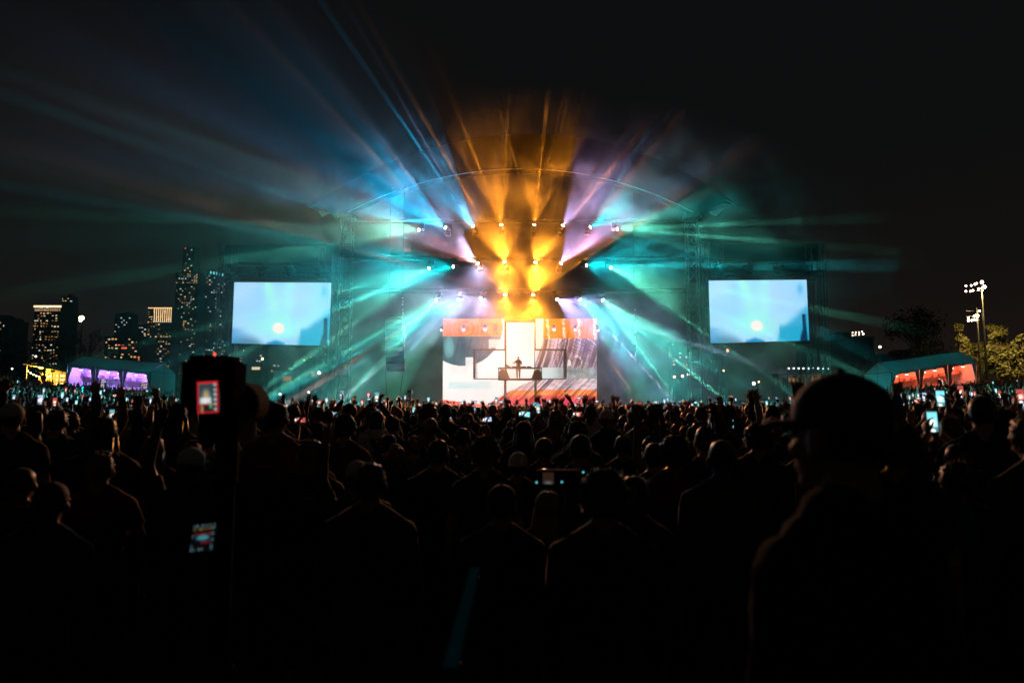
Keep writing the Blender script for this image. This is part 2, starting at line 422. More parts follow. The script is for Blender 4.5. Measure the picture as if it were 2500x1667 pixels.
def lens_mat(kind, col):
    return mat('lens_' + kind, (.9, .9, .9), .2, 5, .02, emit=col, es=36., sample=False)
hd = MB().tube([(0, 0, .16), (0, 0, .10), (0, 0, -.22), (0, 0, -.25)], [.09, .14, .13, .12], 12).mesh('head', M_plastic, True)
lensm = MB().tube([(0, 0, -.252), (0, 0, -.275), (0, 0, -.285)], [.112, .10, .05], 12)
ykm = MB(); ykm.box((0, 0, .30), (.40, .12, .05)); ykm.box((-.185, 0, .13), (.035, .1, .34)); ykm.box((.185, 0, .13), (.035, .1, .34)); yk = ykm.mesh('yoke', M_plastic)
bs = MB().box((0, 0, .40), (.38, .26, .15)).mesh('base', M_plastic)
cl = MB().tube([(0, 0, .47), (0, 0, .62)], .03, 6).mesh('clamp', M_metal)
COLS = dict(O=(2.0, .60, .04), W=(.62, .60, 1.), B=(.0, .42, .80), Cy=(.0, .66, .78), G=(.14, .92, .60), P=(1., .24, .20), LV=(.52, .44, 1.))
LENS = dict(O=(1., .80, .52), W=(.95, .95, 1.), B=(.75, .92, 1.), Cy=(.75, 1., 1.), G=(1., 1., .80), LV=(.92, .9, 1.))
NAMES = dict(O='amber', W='white', B='blue', Cy='cyan', G='yellow-green', LV='lavender')
def spot(head, name, col, watts, half, blend=.2, rot=None, g=None):
    L = bpy.data.lights.new(name, 'SPOT'); L.energy = watts; L.spot_size = 2*R(half); L.spot_blend = blend; L.shadow_soft_size = .05; L.color = col
    if g: L.color = (1, 1, 1); gobo(L, col, *g)
    o = bpy.data.objects.new(name, L); COL.objects.link(o); o.location = Vector(head)
    o.rotation_euler = rot.to_track_quat('-Z', 'Y').to_euler(); return o
def dirv(a, fwd, up=0.): return Vector((math.sin(R(a)), -fwd, math.cos(R(a)) + up)).normalized()
def moving_light(px, py, col, a, half, watts, fwd=.45, lo=.10, scale=4., beams=(), row='', Y=50., wash=0, hi=.70):
    piv = at(px, py, Y); piv.y = Y
    d = dirv(a, fwd)
    t = thing('moving_light', 'x', 'stage light', piv, 'moving lights hung over the stage')
    fx = [link('base', bs, t), link('yoke', yk, t), link('clamp', cl, t)]
    if math.cos(R(a)) > .25:                      # fixtures that shoot upwards stand on the truss
        for o_ in fx: o_.rotation_euler = (math.pi, 0, 0)
    h = link('head', hd, t); h.rotation_euler = d.to_track_quat('-Z', 'Y').to_euler()
    k = 'lens_' + col
    if k not in MLT: MLT[k] = lensm.mesh('lens', lens_mat(col, LENS[col]))
    link('lens', MLT[k], h)
    t['label'] = f'{NAMES[col]} stage light, {row}'
    if Y > 52: t.scale = (.6, .6, .6)
    src = piv + d*.32
    seed = px*.013 + py*.007
    spot(src, 'fan_spot', COLS[col], watts, half, .16, d, (lo, scale, seed, hi))
    if col in ('Cy', 'G', 'B'): spot(piv + d*.34, 'fill_spot', COLS[col], watts*.013, 80, 1., d)  # added soft light, stands in for glow scattered on through the smoke
    for (ba, bf, bh, bw, bc) in beams:
        spot(src, 'beam_spot', COLS[bc], bw, bh, .4, dirv(ba, bf))
    if wash and col == 'Cy':
        sx = -1 if px < 1269 else 1
        spot(piv + Vector((sx*.3, .1, -.05)), 'wash_spot', COLS['Cy'], wash, 24, .9, Vector((sx*40, 22, -10)).normalized())
    elif wash:
        spot(piv + Vector((0, -.35, -.05)), 'wash_spot', COLS[col], wash, 29, 1., Vector((-piv.x*.6, -50, -33)).normalized())
ordn = ['leftmost', 'second from left', 'third from left', 'fourth from left', 'fourth from right', 'third from right', 'second from right', 'rightmost']
K1 = 39000
FW = .6; FF = 1.45; HF = .85; BM = 150
ROWS = [
 ('in the upper row', [
  (1030, 563, 'G', -93, 25, 1.3, .5, [(-91, .4, 1.2, .10, 'G'), (-103, .4, 1.5, .10, 'G')]),
  (1094, 560, 'B', -64, 28, 4.6, .5, [(-74, .5, 1.2, .14, 'Cy')]),
  (1160, 559, 'B', -42, 24, 2.4, .5, [(-35.5, .5, .9, 1.0, 'B'), (-31, .5, .8, .25, 'LV'), (-76, .4, 1.2, .05, 'LV')]),
  (1225, 557, 'O', -10, 26, 1.0, .42, [(-22, .4, 1.6, .12, 'O'), (4, .4, 1.2, .12, 'O')]),
  (1303, 557, 'O', 9, 28, 1.0, .42, [(6, .4, 1.4, .60, 'O'), (13, .4, .8, .15, 'O'), (-18, .4, 1.2, .1, 'O')]),
  (1369, 558, 'LV', 36, 30, .65, .4, [(3, .35, .5, .06, 'LV'), (45, .4, 1., .1, 'LV')]),
  (1434, 559, 'Cy', 64, 30, 2.0, .35, [(31, .3, 1.4, .2, 'Cy'), (118, .3, 1.4, .10, 'Cy')]),
  (1499, 560, 'G', 92, 27, .85, .35, [(90, .3, 1.6, .22, 'G'), (98, .35, 1.3, .22, 'G')])]),
 ('in the middle row', [
  (1054, 652, 'G', -122, 20, .9, .4, [(-108, .4, .9, .14, 'G'), (-118, .4, 1.2, .14, 'G'), (-130, .4, .9, .14, 'G')]),
  (1114, 651, 'Cy', -96, 30, 1.6, .4, [(-82, .4, .9, .15, 'Cy'), (-112, .4, .9, .15, 'Cy')]),
  (1172, 649, 'W', -52, 26, 1.2, .5, [(-48, .4, 3.2, .10, 'W'), (-70, .4, 15, .14, 'P'), (-39, .4, 1.3, .16, 'P'), (-73, .45, .9, .25, 'Cy'), (12, .3, .5, .06, 'LV'), (-145, .3, .6, .08, 'W'), (150, .3, .6, .08, 'W'), (80, .3, .5, .05, 'W')]),
  (1233, 647, 'O', -10, 42, .34, .6, [(-30.5, .42, 1.0, .24, 'O'), (45, .3, .6, .10, 'O'), (-125, .2, .8, .10, 'O')]),
  (1305, 648, 'O', 18, 42, .34, .6, [(11, .35, 1.0, .18, 'O'), (40, .35, 1.4, .2, 'O'), (145, .2, .6, .08, 'O')]),
  (1365, 650, 'LV', 36, 33, 1.3, .4, [(58, .35, .9, .26, 'LV'), (52, .3, 17, .14, 'P')]),
  (1424, 650, 'Cy', 84, 28, .9, .35, [(91.5, .22, 1.5, .34, 'Cy')]),
  (1484, 651, 'G', 116, 24, 1.1, .4, [(104, .3, 1.2, .16, 'G'), (116, .3, .9, .14, 'G'), (128, .3, .9, .14, 'G')])]),
 ('in the lower row', [
  (1071, 729, 'G', -133, 19, 1.2, .4, [(-122, .3, 1., .2, 'G'), (-140, .3, .9, .16, 'G')]),
  (1125, 728, 'Cy', -128, 17, 1.3, .4, [(-120, .3, .9, .2, 'Cy'), (-133, .3, .8, .16, 'W')]),
  (1180, 728, 'W', -105, 36, .5, .5, [(-75, .3, .6, .07, 'W'), (-120, .3, .7, .10, 'W'), (165, .2, .6, .06, 'W'), (35, .3, .5, .06, 'W'), (-20, .3, .5, .06, 'W')]),
  (1234, 727, 'O', -6, 44, .22, .6, [(-44, .25, .9, .16, 'O'), (-74.7, .3, 1.3, .12, 'P'), (150, .15, .8, .08, 'O')]),
  (1300, 727, 'O', 12, 44, .22, .6, [(14, .3, .9, .14, 'O'), (40, .3, 1.1, .16, 'O'), (57, .3, .9, .12, 'O'), (-140, .15, .8, .08, 'O')]),
  (1354, 727, 'LV', 125, 38, .5, .4, [(0, .3, .4, .05, 'LV'), (110, .3, 1., .1, 'W')]),
  (1411, 727, 'Cy', 134, 22, 1.1, .4, [(120, .3, .9, .16, 'Cy'), (140, .3, .9, .14, 'W')]),
  (1466, 728, 'G', 138, 19, 1.1, .4, [(132, .3, 1., .2, 'G'), (146, .3, .9, .16, 'G')])]),
]
for rname, lst in ROWS:
    for i, (px, py, c, a, half, e, fwd, beams) in enumerate(lst):
        moving_light(px, py, c, a, half*HF, e*K1, fwd*FF, beams=[(x, f*FW, h, wt*K1*BM/max(h, .8), cc) for x, f, h, wt, cc in beams], row=f'{ordn[i]} {rname}', scale=8. if half > 24 else 10., lo=.30 if c == 'O' else .07, hi=.62,
                     wash=(6500 if c == 'O' else 4200) if (py > 600 and c in 'OW') else 24000 if (c == 'Cy' and 600 < py < 700) else 0)
moving_light(1080, 803, 'G', -138, 16, 1.1*K1, .4, row='clamped to the left edge of the LED wall', Y=57.5)
moving_light(1458, 803, 'G', 146, 15, 1.0*K1, .4, row='clamped to the right edge of the LED wall', Y=57.5)
for px, py, s in ((1132, 803, 'left one in front of the left orange band'), (1184, 802, 'right one in front of the left orange band'), (1352, 802, 'left one in front of the right orange band'), (1404, 803, 'right one in front of the right orange band')):
    moving_light(px, py, 'LV', 180, 12, .08*K1, 1.0, row=s, Y=58.3)

# ------------------------------------------------------------------ side video screens
def feed(u, v):
    n1 = nz(u*3.1, v*2.6, 3); n2 = nz(u*7, v*5, 6)
    c = mixc((.36, .66, .90), (.50, .72, .92), .5+.9*n1)
    for cx, sl, wd, k in ((.36, .22, .075, .85), (.56, -.02, .09, .8), (.46, .1, .16, .3)):
        x = cx + sl*(v-.1)
        g = math.exp(-((u-x)/(wd*(.7+v)))**2) * (1-sstep(.80, .95, v))
        c = mixc(c, (.46, .86, .82), k*g*(.8+.5*n2))
    g = math.exp(-(((u-.45)/.27)**2 + ((v-.70)/.17)**2)); c = mixc(c, (.42, .88, .84), .9*g)
    g = math.exp(-(((u-.68)/.10)**2 + ((v-.42)/.4)**2)); c = mixc(c, (.52, .66, .93), .45*g)
    line = .42 + .46*(1-u)/.33 + .04*n2                 # darker crowd wedge at lower right
    if u > .62: c = mixc(c, (.02, .40, .62), sstep(line-.10, line+.10, v)*.8 * sstep(.64, .72, u+.05*n2))
    if u > .70 and v > .70: c = mixc(c, (.03, .46, .66), sstep(.68, .8, v)*.8)
    hump = .82 + .9*(u-.14)**2*4 + .02*n2
    if u < .36: c = mixc(c, (.03, .16, .26), sstep(hump-.05, hump+.16, v)*.7)
    if .36 < u < .55: c = mixc(c, (.03, .35, .60), sstep(.93, .99, v+.5*(.06-abs(u-.45))))
    c = mixc(c, (.05, .48, .72), .7*math.exp(-(((u-.93)/.03)**2+((v-.15)/.09)**2)))
    c = mixc(c, (.05, .30, .58), .55*sstep(.70, .80, v)*(1-sstep(.0, .20, u)))
    ax = .955 + .02*(v-.6) - .04*sstep(.75, 1, v)*.4
    if v > .56: c = mixc(c, (.006, .05, .13), 1 - sstep(.010, .026, abs(u-ax) - .022*sstep(.75, 1, v)))
    d = math.hypot((u-.472)/.062, (v-.735)/.085)
    c = mixc(c, (1., .84, .78), 1 - sstep(.55, 1.3, d + .3*n2))
    return tuple(min(1, max(0, x))**1.35*.95 for x in c)
M_feed = display_mat('feed_pixels', 1.25)
def side_screen(cor, lb, Y, glb, px0, px1, ytop, tag_):
    cs = [at(x, y, Y) for x, y in cor]
    for c in cs: c.y = Y
    mid = sum(cs, Vector())/4
    t = thing('video_screen', lb, 'video screen', (mid.x, Y, cs[3].z), 'side video screens')
    loc = Vector(t.location)
    # the screen is made of square modules with hairline joints
    nx, ny = 8, 5
    for j in range(ny):
        for i in range(nx):
            def P(u, v): return (cs[0]*(1-u)+cs[1]*u)*(1-v) + (cs[3]*(1-u)+cs[2]*u)*v - loc
            e = .00012
            u0, u1, v0, v1 = i/nx+e, (i+1)/nx-e, j/ny+e, (j+1)/ny-e
            me = pix_mesh('screen_module', [P(u0, v0), P(u1, v0), P(u1, v1), P(u0, v1)], 9, 9, lambda u, v: feed(u0+(u1-u0)*u, v0+(v1-v0)*v), M_feed)
            link('screen_module', me, t)
    mb = MB(); q = [c + Vector((0, .5, 0)) for c in cs]
    mb.slab([q[3]-Vector((0,.45,0)), q[2]-Vector((0,.45,0)), q[1]-Vector((0,.45,0)), q[0]-Vector((0,.45,0))], .45)
    mb.build('housing', M_black, t)
    g = thing('screen_gantry', glb, 'gantry', (mid.x, Y+.9, 0), 'steel gantries of the side screens')
    yb = Y + .9
    a, b = at(px0, ytop, yb), at(px1, ytop, yb)
    for x in (a.x, a.x + 1.1, b.x - 1.1, b.x):
        truss(MB(), (x, yb, gz(x, yb)), (x, yb, a.z - (.0 if x in (a.x, b.x) else .3)), .5, 14, .04, .022).build('leg', M_alu, g)
    h0, h1 = at(0, ytop+2, yb).z, at(0, ytop+46, yb).z
    MB().box(((a.x+b.x)/2, yb, (h0+h1)/2), (b.x-a.x-.6, .5, h0-h1)).build('header_panel', mat('header_cloth', (.02, .024, .026), .8, 2, .3), g)
    z2 = at(0, ytop+76, yb).z
    truss(MB(), (a.x+.3, yb-.5, z2), (b.x-.3, yb-.5, z2), .35, 22, .035, .02).build('hanging_bar', M_alu, g)
    MB().box(((a.x+b.x)/2, yb+.35, (h1+z2)/2), (b.x-a.x-1.2, .05, h1-z2-.2)).build('rear_cloth', mat('pale_scrim', (.12, .13, .135), .8, 2, .2), g)
    z3 = at(0, ytop+92, yb).z
    MB().box(((a.x+b.x)/2, yb-.3, z3), (b.x-a.x-1.4, .3, .18)).build('screen_bumper', M_metal, g)
    for k in range(8):
        x = cs[0].x + (cs[1].x-cs[0].x)*(k+.5)/8
        MB().tube([(x, Y+.2, z3), (x, Y+.2, cs[0].z)], .025, 5).build('hanger', M_metal, g)
    zb = gz(mid.x, yb)
    MB().box((a.x-.1, yb, zb+.5), (1.6, 2.2, 1.)).build('ballast_block', mat('ballast_concrete', (.2, .2, .2), .9, 4, .2), g)
    MB().box((b.x+.1, yb, zb+.5), (1.6, 2.2, 1.)).build('ballast_block', mat('ballast_concrete', (.2, .2, .2), .9, 4, .2), g)
    names = ['first', 'second', 'third', 'fourth']
    for k in range(4):
        x = a.x + (b.x-a.x)*(.12+.245*k); zt = h1 - .05
        f = thing('floodlight', f'unlit black floodlight hanging above the {tag_} video screen, {names[k]} from the left', 'floodlight', (x, yb-.2, zt), 'unlit floodlights above the side screens')
        MB().tube([(0, 0, .05), (0, 0, -.3)], .05, 6).build('stem', M_black, f, local=True)
        MB().loft([(0, 0, -.25, .22, .2), (0, -.05, -.4, .38, .3), (0, -.12, -.85, .34, .26), (0, -.2, -1.05, .2, .16)], 10).build('housing', M_black, f, True, local=True)
        MB().box((0, -.1, -.35), (1.0, .08, .12)).build('yoke', M_black, f, local=True)
side_screen([(572, 689), (809, 690), (803, 844), (566, 838)], 'glowing pale blue video screen on the left side of the stage', 53.5, 'steel gantry carrying the left video screen', 545, 822, 598, 'left')
side_screen([(1730, 685), (1969, 683), (1976, 831), (1735, 838)], 'glowing pale blue video screen on the right side of the stage', 53.5, 'steel gantry carrying the right video screen', 1722, 2003, 594, 'right')

# line array, cables, cords with painted glints, front camera
p0 = at(943, 780, 50.6); p1 = at(986, 902, 50.6)
la = thing('line_array', 'hanging black column of loudspeakers left of the LED wall', 'loudspeaker', ((p0.x+p1.x)/2, 50.6, p0.z+.6))
hh = (p0.z-p1.z)/9
for k in range(9):
    x = (p0.x+p1.x)/2; z = p0.z - hh*(k+.5); ta = .02*k*k
    MB().box((x, 50.6+.03*k*k*.3, z), (p1.x-p0.x, .7, hh*.93), Matrix.Rotation(-.012*k*k*.5, 3, 'X')).build('cabinet', M_plastic, la)
MB().box(((p0.x+p1.x)/2, 50.6, p0.z+.12), (1.0, .8, .12)).build('fly_frame', M_metal, la)
for x in (p0.x+.2, p1.x-.2): MB().tube([(x, 50.6, p0.z+.1), (x, 50.6, 18.5)], .015, 5).build('chain', M_metal, la)
for x, dx in ((p0.x, .3), (p1.x, -.5)): MB().tube([(x, 50.6, p1.z), (x+dx*.6, 50.5, (p1.z)/2), (x+dx, 50.4, .3)], .018, 5).build('guy_line', M_black, la)
for px, y0, y1, sd in ((984, 722, 832, 'left'), (1549, 752, 880, 'right')):
    p0 = at(px, y0, 50.2); p1 = at(px, y1, 50.2)
    t = thing('glint_cable', f'thin cable with painted glints hanging by the {sd} side of the stage', 'decoration', p0, 'cables with painted glints beside the stage')
    MB().tube([(p0.x, 50.2, 18), (p0.x, 50.2, p1.z-.4)], .012, 5).build('cord', M_black, t)
    rr = random.Random(px); z = p0.z
    while z > p1.z:
        s_ = rr.uniform(.02, .06); z -= s_*2 + rr.uniform(.0, .12)
        if rr.random() < .75: MB().box((p0.x+rr.uniform(-.04, .04), 50.17, z), (s_, .03, s_*1.6), Matrix.Rotation(rr.uniform(0, 2), 3, 'Y')).build('glint', mat('painted_glint', (.7, .75, .75), .2, 5, .05, emit=(.75, .95, .92), es=.9, sample=False), t)  # reflections on the cable, made as small glowing boxes
ct = at(1001, 986, 47); b0 = at(1001, 957, 47)
t = thing('camera_tripod', 'black video camera on a tripod silhouetted in front of the stage', 'camera', (ct.x, 47, 0))
MB().box((b0.x, 47, b0.z), (.28, .5, .26)).build('camera_body', M_plastic, t)
MB().tube([(b0.x, 46.7, b0.z), (b0.x, 46.45, b0.z)], .07, 8).build('viewfinder', M_plastic, t)
MB().box((b0.x, 47, b0.z-.28), (.2, .2, .16)).build('pan_head', M_metal, t)
for dx, dy in ((-.42, -.2), (.42, -.2), (0, .5)): MB().tube([(b0.x, 47, b0.z-.3), (b0.x+dx, 47+dy, .05)], [.05, .03], 6).build('leg', M_metal, t)

# ------------------------------------------------------------------ city
M_bld = mat('tower_concrete', (.035, .034, .034), .8, .05, .2)
M_bld2 = mat('tower_glass', (.018, .02, .022), .3, .05, .2)
M_win = [mat('lit_window_' + n, (.2, .2, .2), .5, 5, .05, emit=c, es=s, sample=False) for n, c, s in
         (('amber', (1., .52, .16), .7), ('cream', (1., .78, .48), .75), ('pale', (.85, .93, 1.), .6), ('dim', (1., .45, .12), .28), ('red', (1., .12, .06), 1.4), ('teal', (.15, .8, .85), .8))]
def building(px0, px1, ytop, Y, label, seed, lit=.35, fl=3.4, bay=3.6, pal=(0, 0, 1, 3, 3, 2, 3), crown=None, mat_=None, dep=None, setback=None, ybot=None, mast=False):
    Y = Y*1.8 if lit else Y; rr = random.Random(seed); a, b = at(px0, ytop, Y), at(px1, ytop, Y); g = gz(a.x, Y) - 3
    t = thing('building', label, 'building', ((a.x+b.x)/2, Y, g), 'city buildings behind the park')
    W_ = b.x - a.x; D_ = dep or W_*.8; H = a.z - g
    body = MB().box(((a.x+b.x)/2, Y+D_/2, g+H/2), (W_, D_, H)).build('wall', mat_ or M_bld, t)
    MB().box(((a.x+b.x)/2, Y+D_/2, a.z+.4), (W_*1.02, D_*1.02, .8)).build('parapet', M_bld, t)
    MB().box(((a.x+b.x)/2+W_*.1, Y+D_*.5, a.z+2.2), (W_*.35, D_*.4, 3.)).build('roof_plant', M_bld, t)
    if setback:
        c, d, yt = setback; a2, b2 = at(c, yt, Y), at(d, yt, Y)
        MB().box(((a2.x+b2.x)/2, Y+D_/2, (a.z+a2.z)/2), (b2.x-a2.x, D_*.6, a2.z-a.z)).build('upper_tower', M_bld2, t)
        MB().box(((a2.x+b2.x)/2, Y+D_/2, a2.z+.5), ((b2.x-a2.x)*1.05, D_*.62, 1.)).build('parapet', M_bld, t)
        hh_ = a2.z - a.z
        for k_, (fx, fz) in enumerate(((.2, .96), (.75, .90), (.4, .72), (.6, .55), (.3, .40), (.8, .30), (.5, .2), (.25, .12), (.7, .08))):
            MB().box((a2.x+(b2.x-a2.x)*fx, Y+D_*.2-.2, a.z+hh_*fz), (2.2, .3, 1.4)).build('window', M_win[(4, 2, 3, 2, 3, 2, 0, 1, 0)[k_]], t)
        MB().tube([((a2.x+b2.x)/2, Y+D_/2, a2.z), ((a2.x+b2.x)/2, Y+D_/2, a2.z+9)], [.5, .15], 6).build('mast', M_metal, t)
    wins = {k: MB() for k in range(6)}; fr = MB()
    nb = max(2, int(W_/bay)); nf = max(2, int(H/fl)); zlow = at(0, ybot or 930, Y).z
    for j in range(nf):
        z = a.z - fl*(j+.8)
        if z < zlow: break
        rowp = lit*rr.choice((.4, .8, 1., 1.3, 1.6))
        for i in range(nb):
            x = a.x + W_*(i+.5)/nb
            if rr.random() < rowp:
                k = rr.choice(pal)
                wins[k].box((x+rr.uniform(-.2, .2)*W_/nb, Y-.05, z+rr.uniform(-.15, .1)*fl), (W_/nb*.5*rr.choice((.5, 1, 1, 1.4)), .3, fl*rr.choice((.28, .4, .5))))
            elif (i+j) % 2 == 0: fr.box((x, Y-.02, z), (W_/nb*.7, .12, fl*.5))
    for k, m_ in wins.items():
        if m_.v: tag(m_.build('window', M_win[k], t), kind='stuff')
    if fr.v: tag(fr.build('window', mat('dark_window', (.03, .035, .04), .1, 1, .1), t), kind='stuff')
    if crown == 'band':
        MB().box(((a.x+b.x)/2, Y-.6, a.z-1.2), (W_*1.04, 1.2, 2.4)).build('crown_light', mat('crown_glow', (.5, .4, .3), .5, 1, .05, emit=(1., .66, .40), es=1.6, sample=False), t)
        mb = MB()
        for i in range(12): mb.box((a.x+W_*(i+.5)/12, Y-.4, a.z-5.5), (W_/12*.6, .5, 3.2))
        mb.build('crown_fins', mat('fin_glow', (.4, .35, .3), .5, 1, .1, emit=(.8, .5, .3), es=.35, sample=False), t)
    if crown == 'fins':
        for i in range(9):
            MB().box((a.x+W_*(.28+.7*i/8), Y-.5, a.z-H*.0-9.5), (W_*.022, .8, 19)).build('light_fin', mat('fin_lit', (.5, .4, .3), .5, 1, .05, emit=(1., .62, .28), es=1.1, sample=False), t)
        MB().box(((a.x+b.x)/2, Y-.5, a.z-.6), (W_, .8, 1.2)).build('crown_light', mat('fin_lit', (1, 1, 1)), t)
        for i in range(9):
            MB().box((a.x+W_*(.28+.7*i/8), Y-.6, a.z-19.5), (W_*.05, .8, 1.6)).build('crown_lamp', M_win[1], t)
    if crown == 'teal':
        for i in range(5): MB().box((a.x+W_*(.25+.15*i), Y-.6, a.z-1-.9*i), (W_*.07, .8, 4.)).build('crown_lamp', M_win[5], t)
    if mast: MB().box(((a.x+b.x)/2, Y+2, a.z+1.2), (.9, .9, .9)).build('beacon', M_win[4], t)
    return t
building(-40, 22, 775, 420, 'dark apartment block at the far left edge of the skyline', 1, .20)
building(20, 52, 786, 500, 'low dark block beside the far left skyline edge', 2, .22, pal=(0, 0, 3))
building(85, 149, 746, 480, 'slab tower with a glowing band along its roof', 3, .42, crown='band')
building(150, 178, 724, 520, 'narrow tower right behind the slab with the glowing roof band', 4, .45, pal=(0, 0, 1, 2, 3))
building(281, 321, 766, 560, 'dark round-topped block with few lights left of centre skyline', 5, .14, pal=(2, 1))
building(256, 345, 822, 430, 'wide low block full of amber lights above the purple tent', 6, .40, pal=(0, 0, 1, 4, 3))
building(326, 364, 795, 600, 'low block with a white strip of lights left of the finned tower', 7, .3, pal=(2, 1))
building(362, 420, 751, 520, 'tower crowned with glowing vertical light fins', 8, .36, crown='fins')
building(430, 484, 666, 620, 'tallest stepped skyscraper with a dark narrow top', 9, .20, setback=(443, 471, 602), pal=(0, 1, 1, 0, 2, 3))
building(478, 503, 704, 660, 'skyscraper shoulder between the two tallest towers', 10, .20, pal=(0, 2, 3), mat_=M_bld2)
building(503, 552, 664, 600, 'glass skyscraper with teal crown lights beside the left screen', 11, .10, crown='teal', pal=(2, 2, 1, 3), mat_=M_bld2, mast=True)
building(545, 640, 832, 500, 'low lit block seen under the left video screen', 12, .10, pal=(1, 2, 0))
building(655, 705, 840, 470, 'small lit block seen under the middle of the left video screen', 13, .13, pal=(1, 2, 0))
building(718, 800, 852, 450, 'low dim block seen under the right end of the left screen', 14, .12, pal=(1, 2))
building(1640, 1688, 836, 420, 'lit office block seen between the stage and the right tower', 15, .24, pal=(1, 2, 1, 0), fl=4.2, ybot=905)
building(2010, 2133, 826, 300, 'long flat dark building right of the right screen', 16, .0, dep=30)
building(2150, 2330, 868, 340, 'low dark shed behind the big tree on the right', 17, .0, dep=30)

# ------------------------------------------------------------------ trees
M_bark = mat('bark', (.06, .045, .03), .9, 6, .4)
def leafmat(n, c): return mat(n, c, .6, 1.2, .45)
def tree(name, label, cx, cyy, h, wid, seed, m, n=2200, ls=.34, conical=False, group='trees round the field', z0=None):
    rr = random.Random(seed); g = gz(cx, cyy) if z0 is None else z0
    t = thing(name, label, 'tree', (cx, cyy, g), group)
    tm = MB(); tm.tube([(0, 0, -.3), (.05, 0, h*.3), (-.05, .05, h*.62), (0, 0, h*.85)], [h*.028, h*.022, h*.013, .02], 7)
    cl = []
    for k in range(26):
        a = rr.uniform(0, 6.28); q = rr.random()
        zz = h*(.28+.68*q)
        rad = wid/2*((1.05-q) if conical else math.sqrt(max(.06, 1-((q-.42)/.62)**2)))*rr.uniform(.35, .95)
        c = Vector((rad*math.cos(a), rad*math.sin(a), zz)); cl.append((c, wid*rr.uniform(.10, .2)))
        tm.tube([(0, 0, zz*.62), c*.5+Vector((0, 0, zz*.36)), c], [h*.009, h*.006, .015], 4, False)
    tm.build('trunk', M_bark, t, local=True)
    lm = MB()
    for i in range(n):
        c, r_ = cl[i % len(cl)]
        d = Vector((rr.gauss(0, 1), rr.gauss(0, 1), rr.gauss(0, .75))).normalized()*r_*rr.uniform(.25, 1.12)
        p = c + d; s_ = ls*rr.uniform(.5, 1.2)
        u = Vector((rr.gauss(0, 1), rr.gauss(0, 1), rr.gauss(0, .6))).normalized(); v = u.cross(Vector((rr.gauss(0, 1), rr.gauss(0, 1), rr.gauss(0, 1)))).normalized()
        lm.add([p-u*s_*.5, p+v*s_*.28, p+u*s_*.55, p-v*s_*.28], [[0, 1, 2, 3]])
    tag(lm.build('crown', m, t, local=True), kind='stuff')
    return t
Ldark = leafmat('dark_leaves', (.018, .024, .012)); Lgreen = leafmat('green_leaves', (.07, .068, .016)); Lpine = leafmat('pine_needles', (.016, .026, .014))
def ptree(px, ytop, Y, wpx, label, seed, m, **k):
    a = at(px, ytop, Y); wd = wpx*Y/F; g = gz(a.x, Y)
    return tree(k.pop('name', 'broadleaf_tree'), label, a.x, Y, a.z - g, wd, seed, m, **k)
ptree(60, 830, 128, 120, 'dark tree left of the string-lit booth', 31, Ldark)
ptree(8, 800, 135, 110, 'dark tree at the far left edge', 36, Ldark)
ptree(165, 812, 125, 110, 'left dark tree behind the purple tent', 32, Ldark)
ptree(222, 800, 128, 110, 'right dark tree behind the purple tent', 33, Ldark)
ptree(400, 878, 130, 130, 'low dark tree behind the gable of the purple tent', 34, Ldark)
ptree(480, 885, 135, 110, 'low dark tree right of the purple tent', 37, Ldark)
ptree(300, 868, 133, 120, 'low dark tree above the roof of the purple tent', 38, Ldark)
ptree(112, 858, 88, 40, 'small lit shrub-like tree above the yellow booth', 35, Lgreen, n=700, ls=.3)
ptree(2236, 756, 112, 165, 'big dark round tree right of the right screen', 41, Ldark, n=3600, ls=.5)
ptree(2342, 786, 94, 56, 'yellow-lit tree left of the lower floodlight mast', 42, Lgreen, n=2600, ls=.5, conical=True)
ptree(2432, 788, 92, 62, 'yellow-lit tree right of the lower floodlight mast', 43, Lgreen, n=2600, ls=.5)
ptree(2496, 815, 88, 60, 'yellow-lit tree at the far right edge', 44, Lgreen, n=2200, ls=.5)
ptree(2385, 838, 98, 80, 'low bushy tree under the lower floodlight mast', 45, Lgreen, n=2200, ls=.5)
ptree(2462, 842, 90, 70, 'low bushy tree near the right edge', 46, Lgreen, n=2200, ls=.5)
ptree(2130, 862, 118, 100, 'low dark tree behind the gable of the red tent', 47, Ldark)
ptree(2290, 850, 120, 90, 'low dark tree behind the roof of the red tent', 48, Ldark)

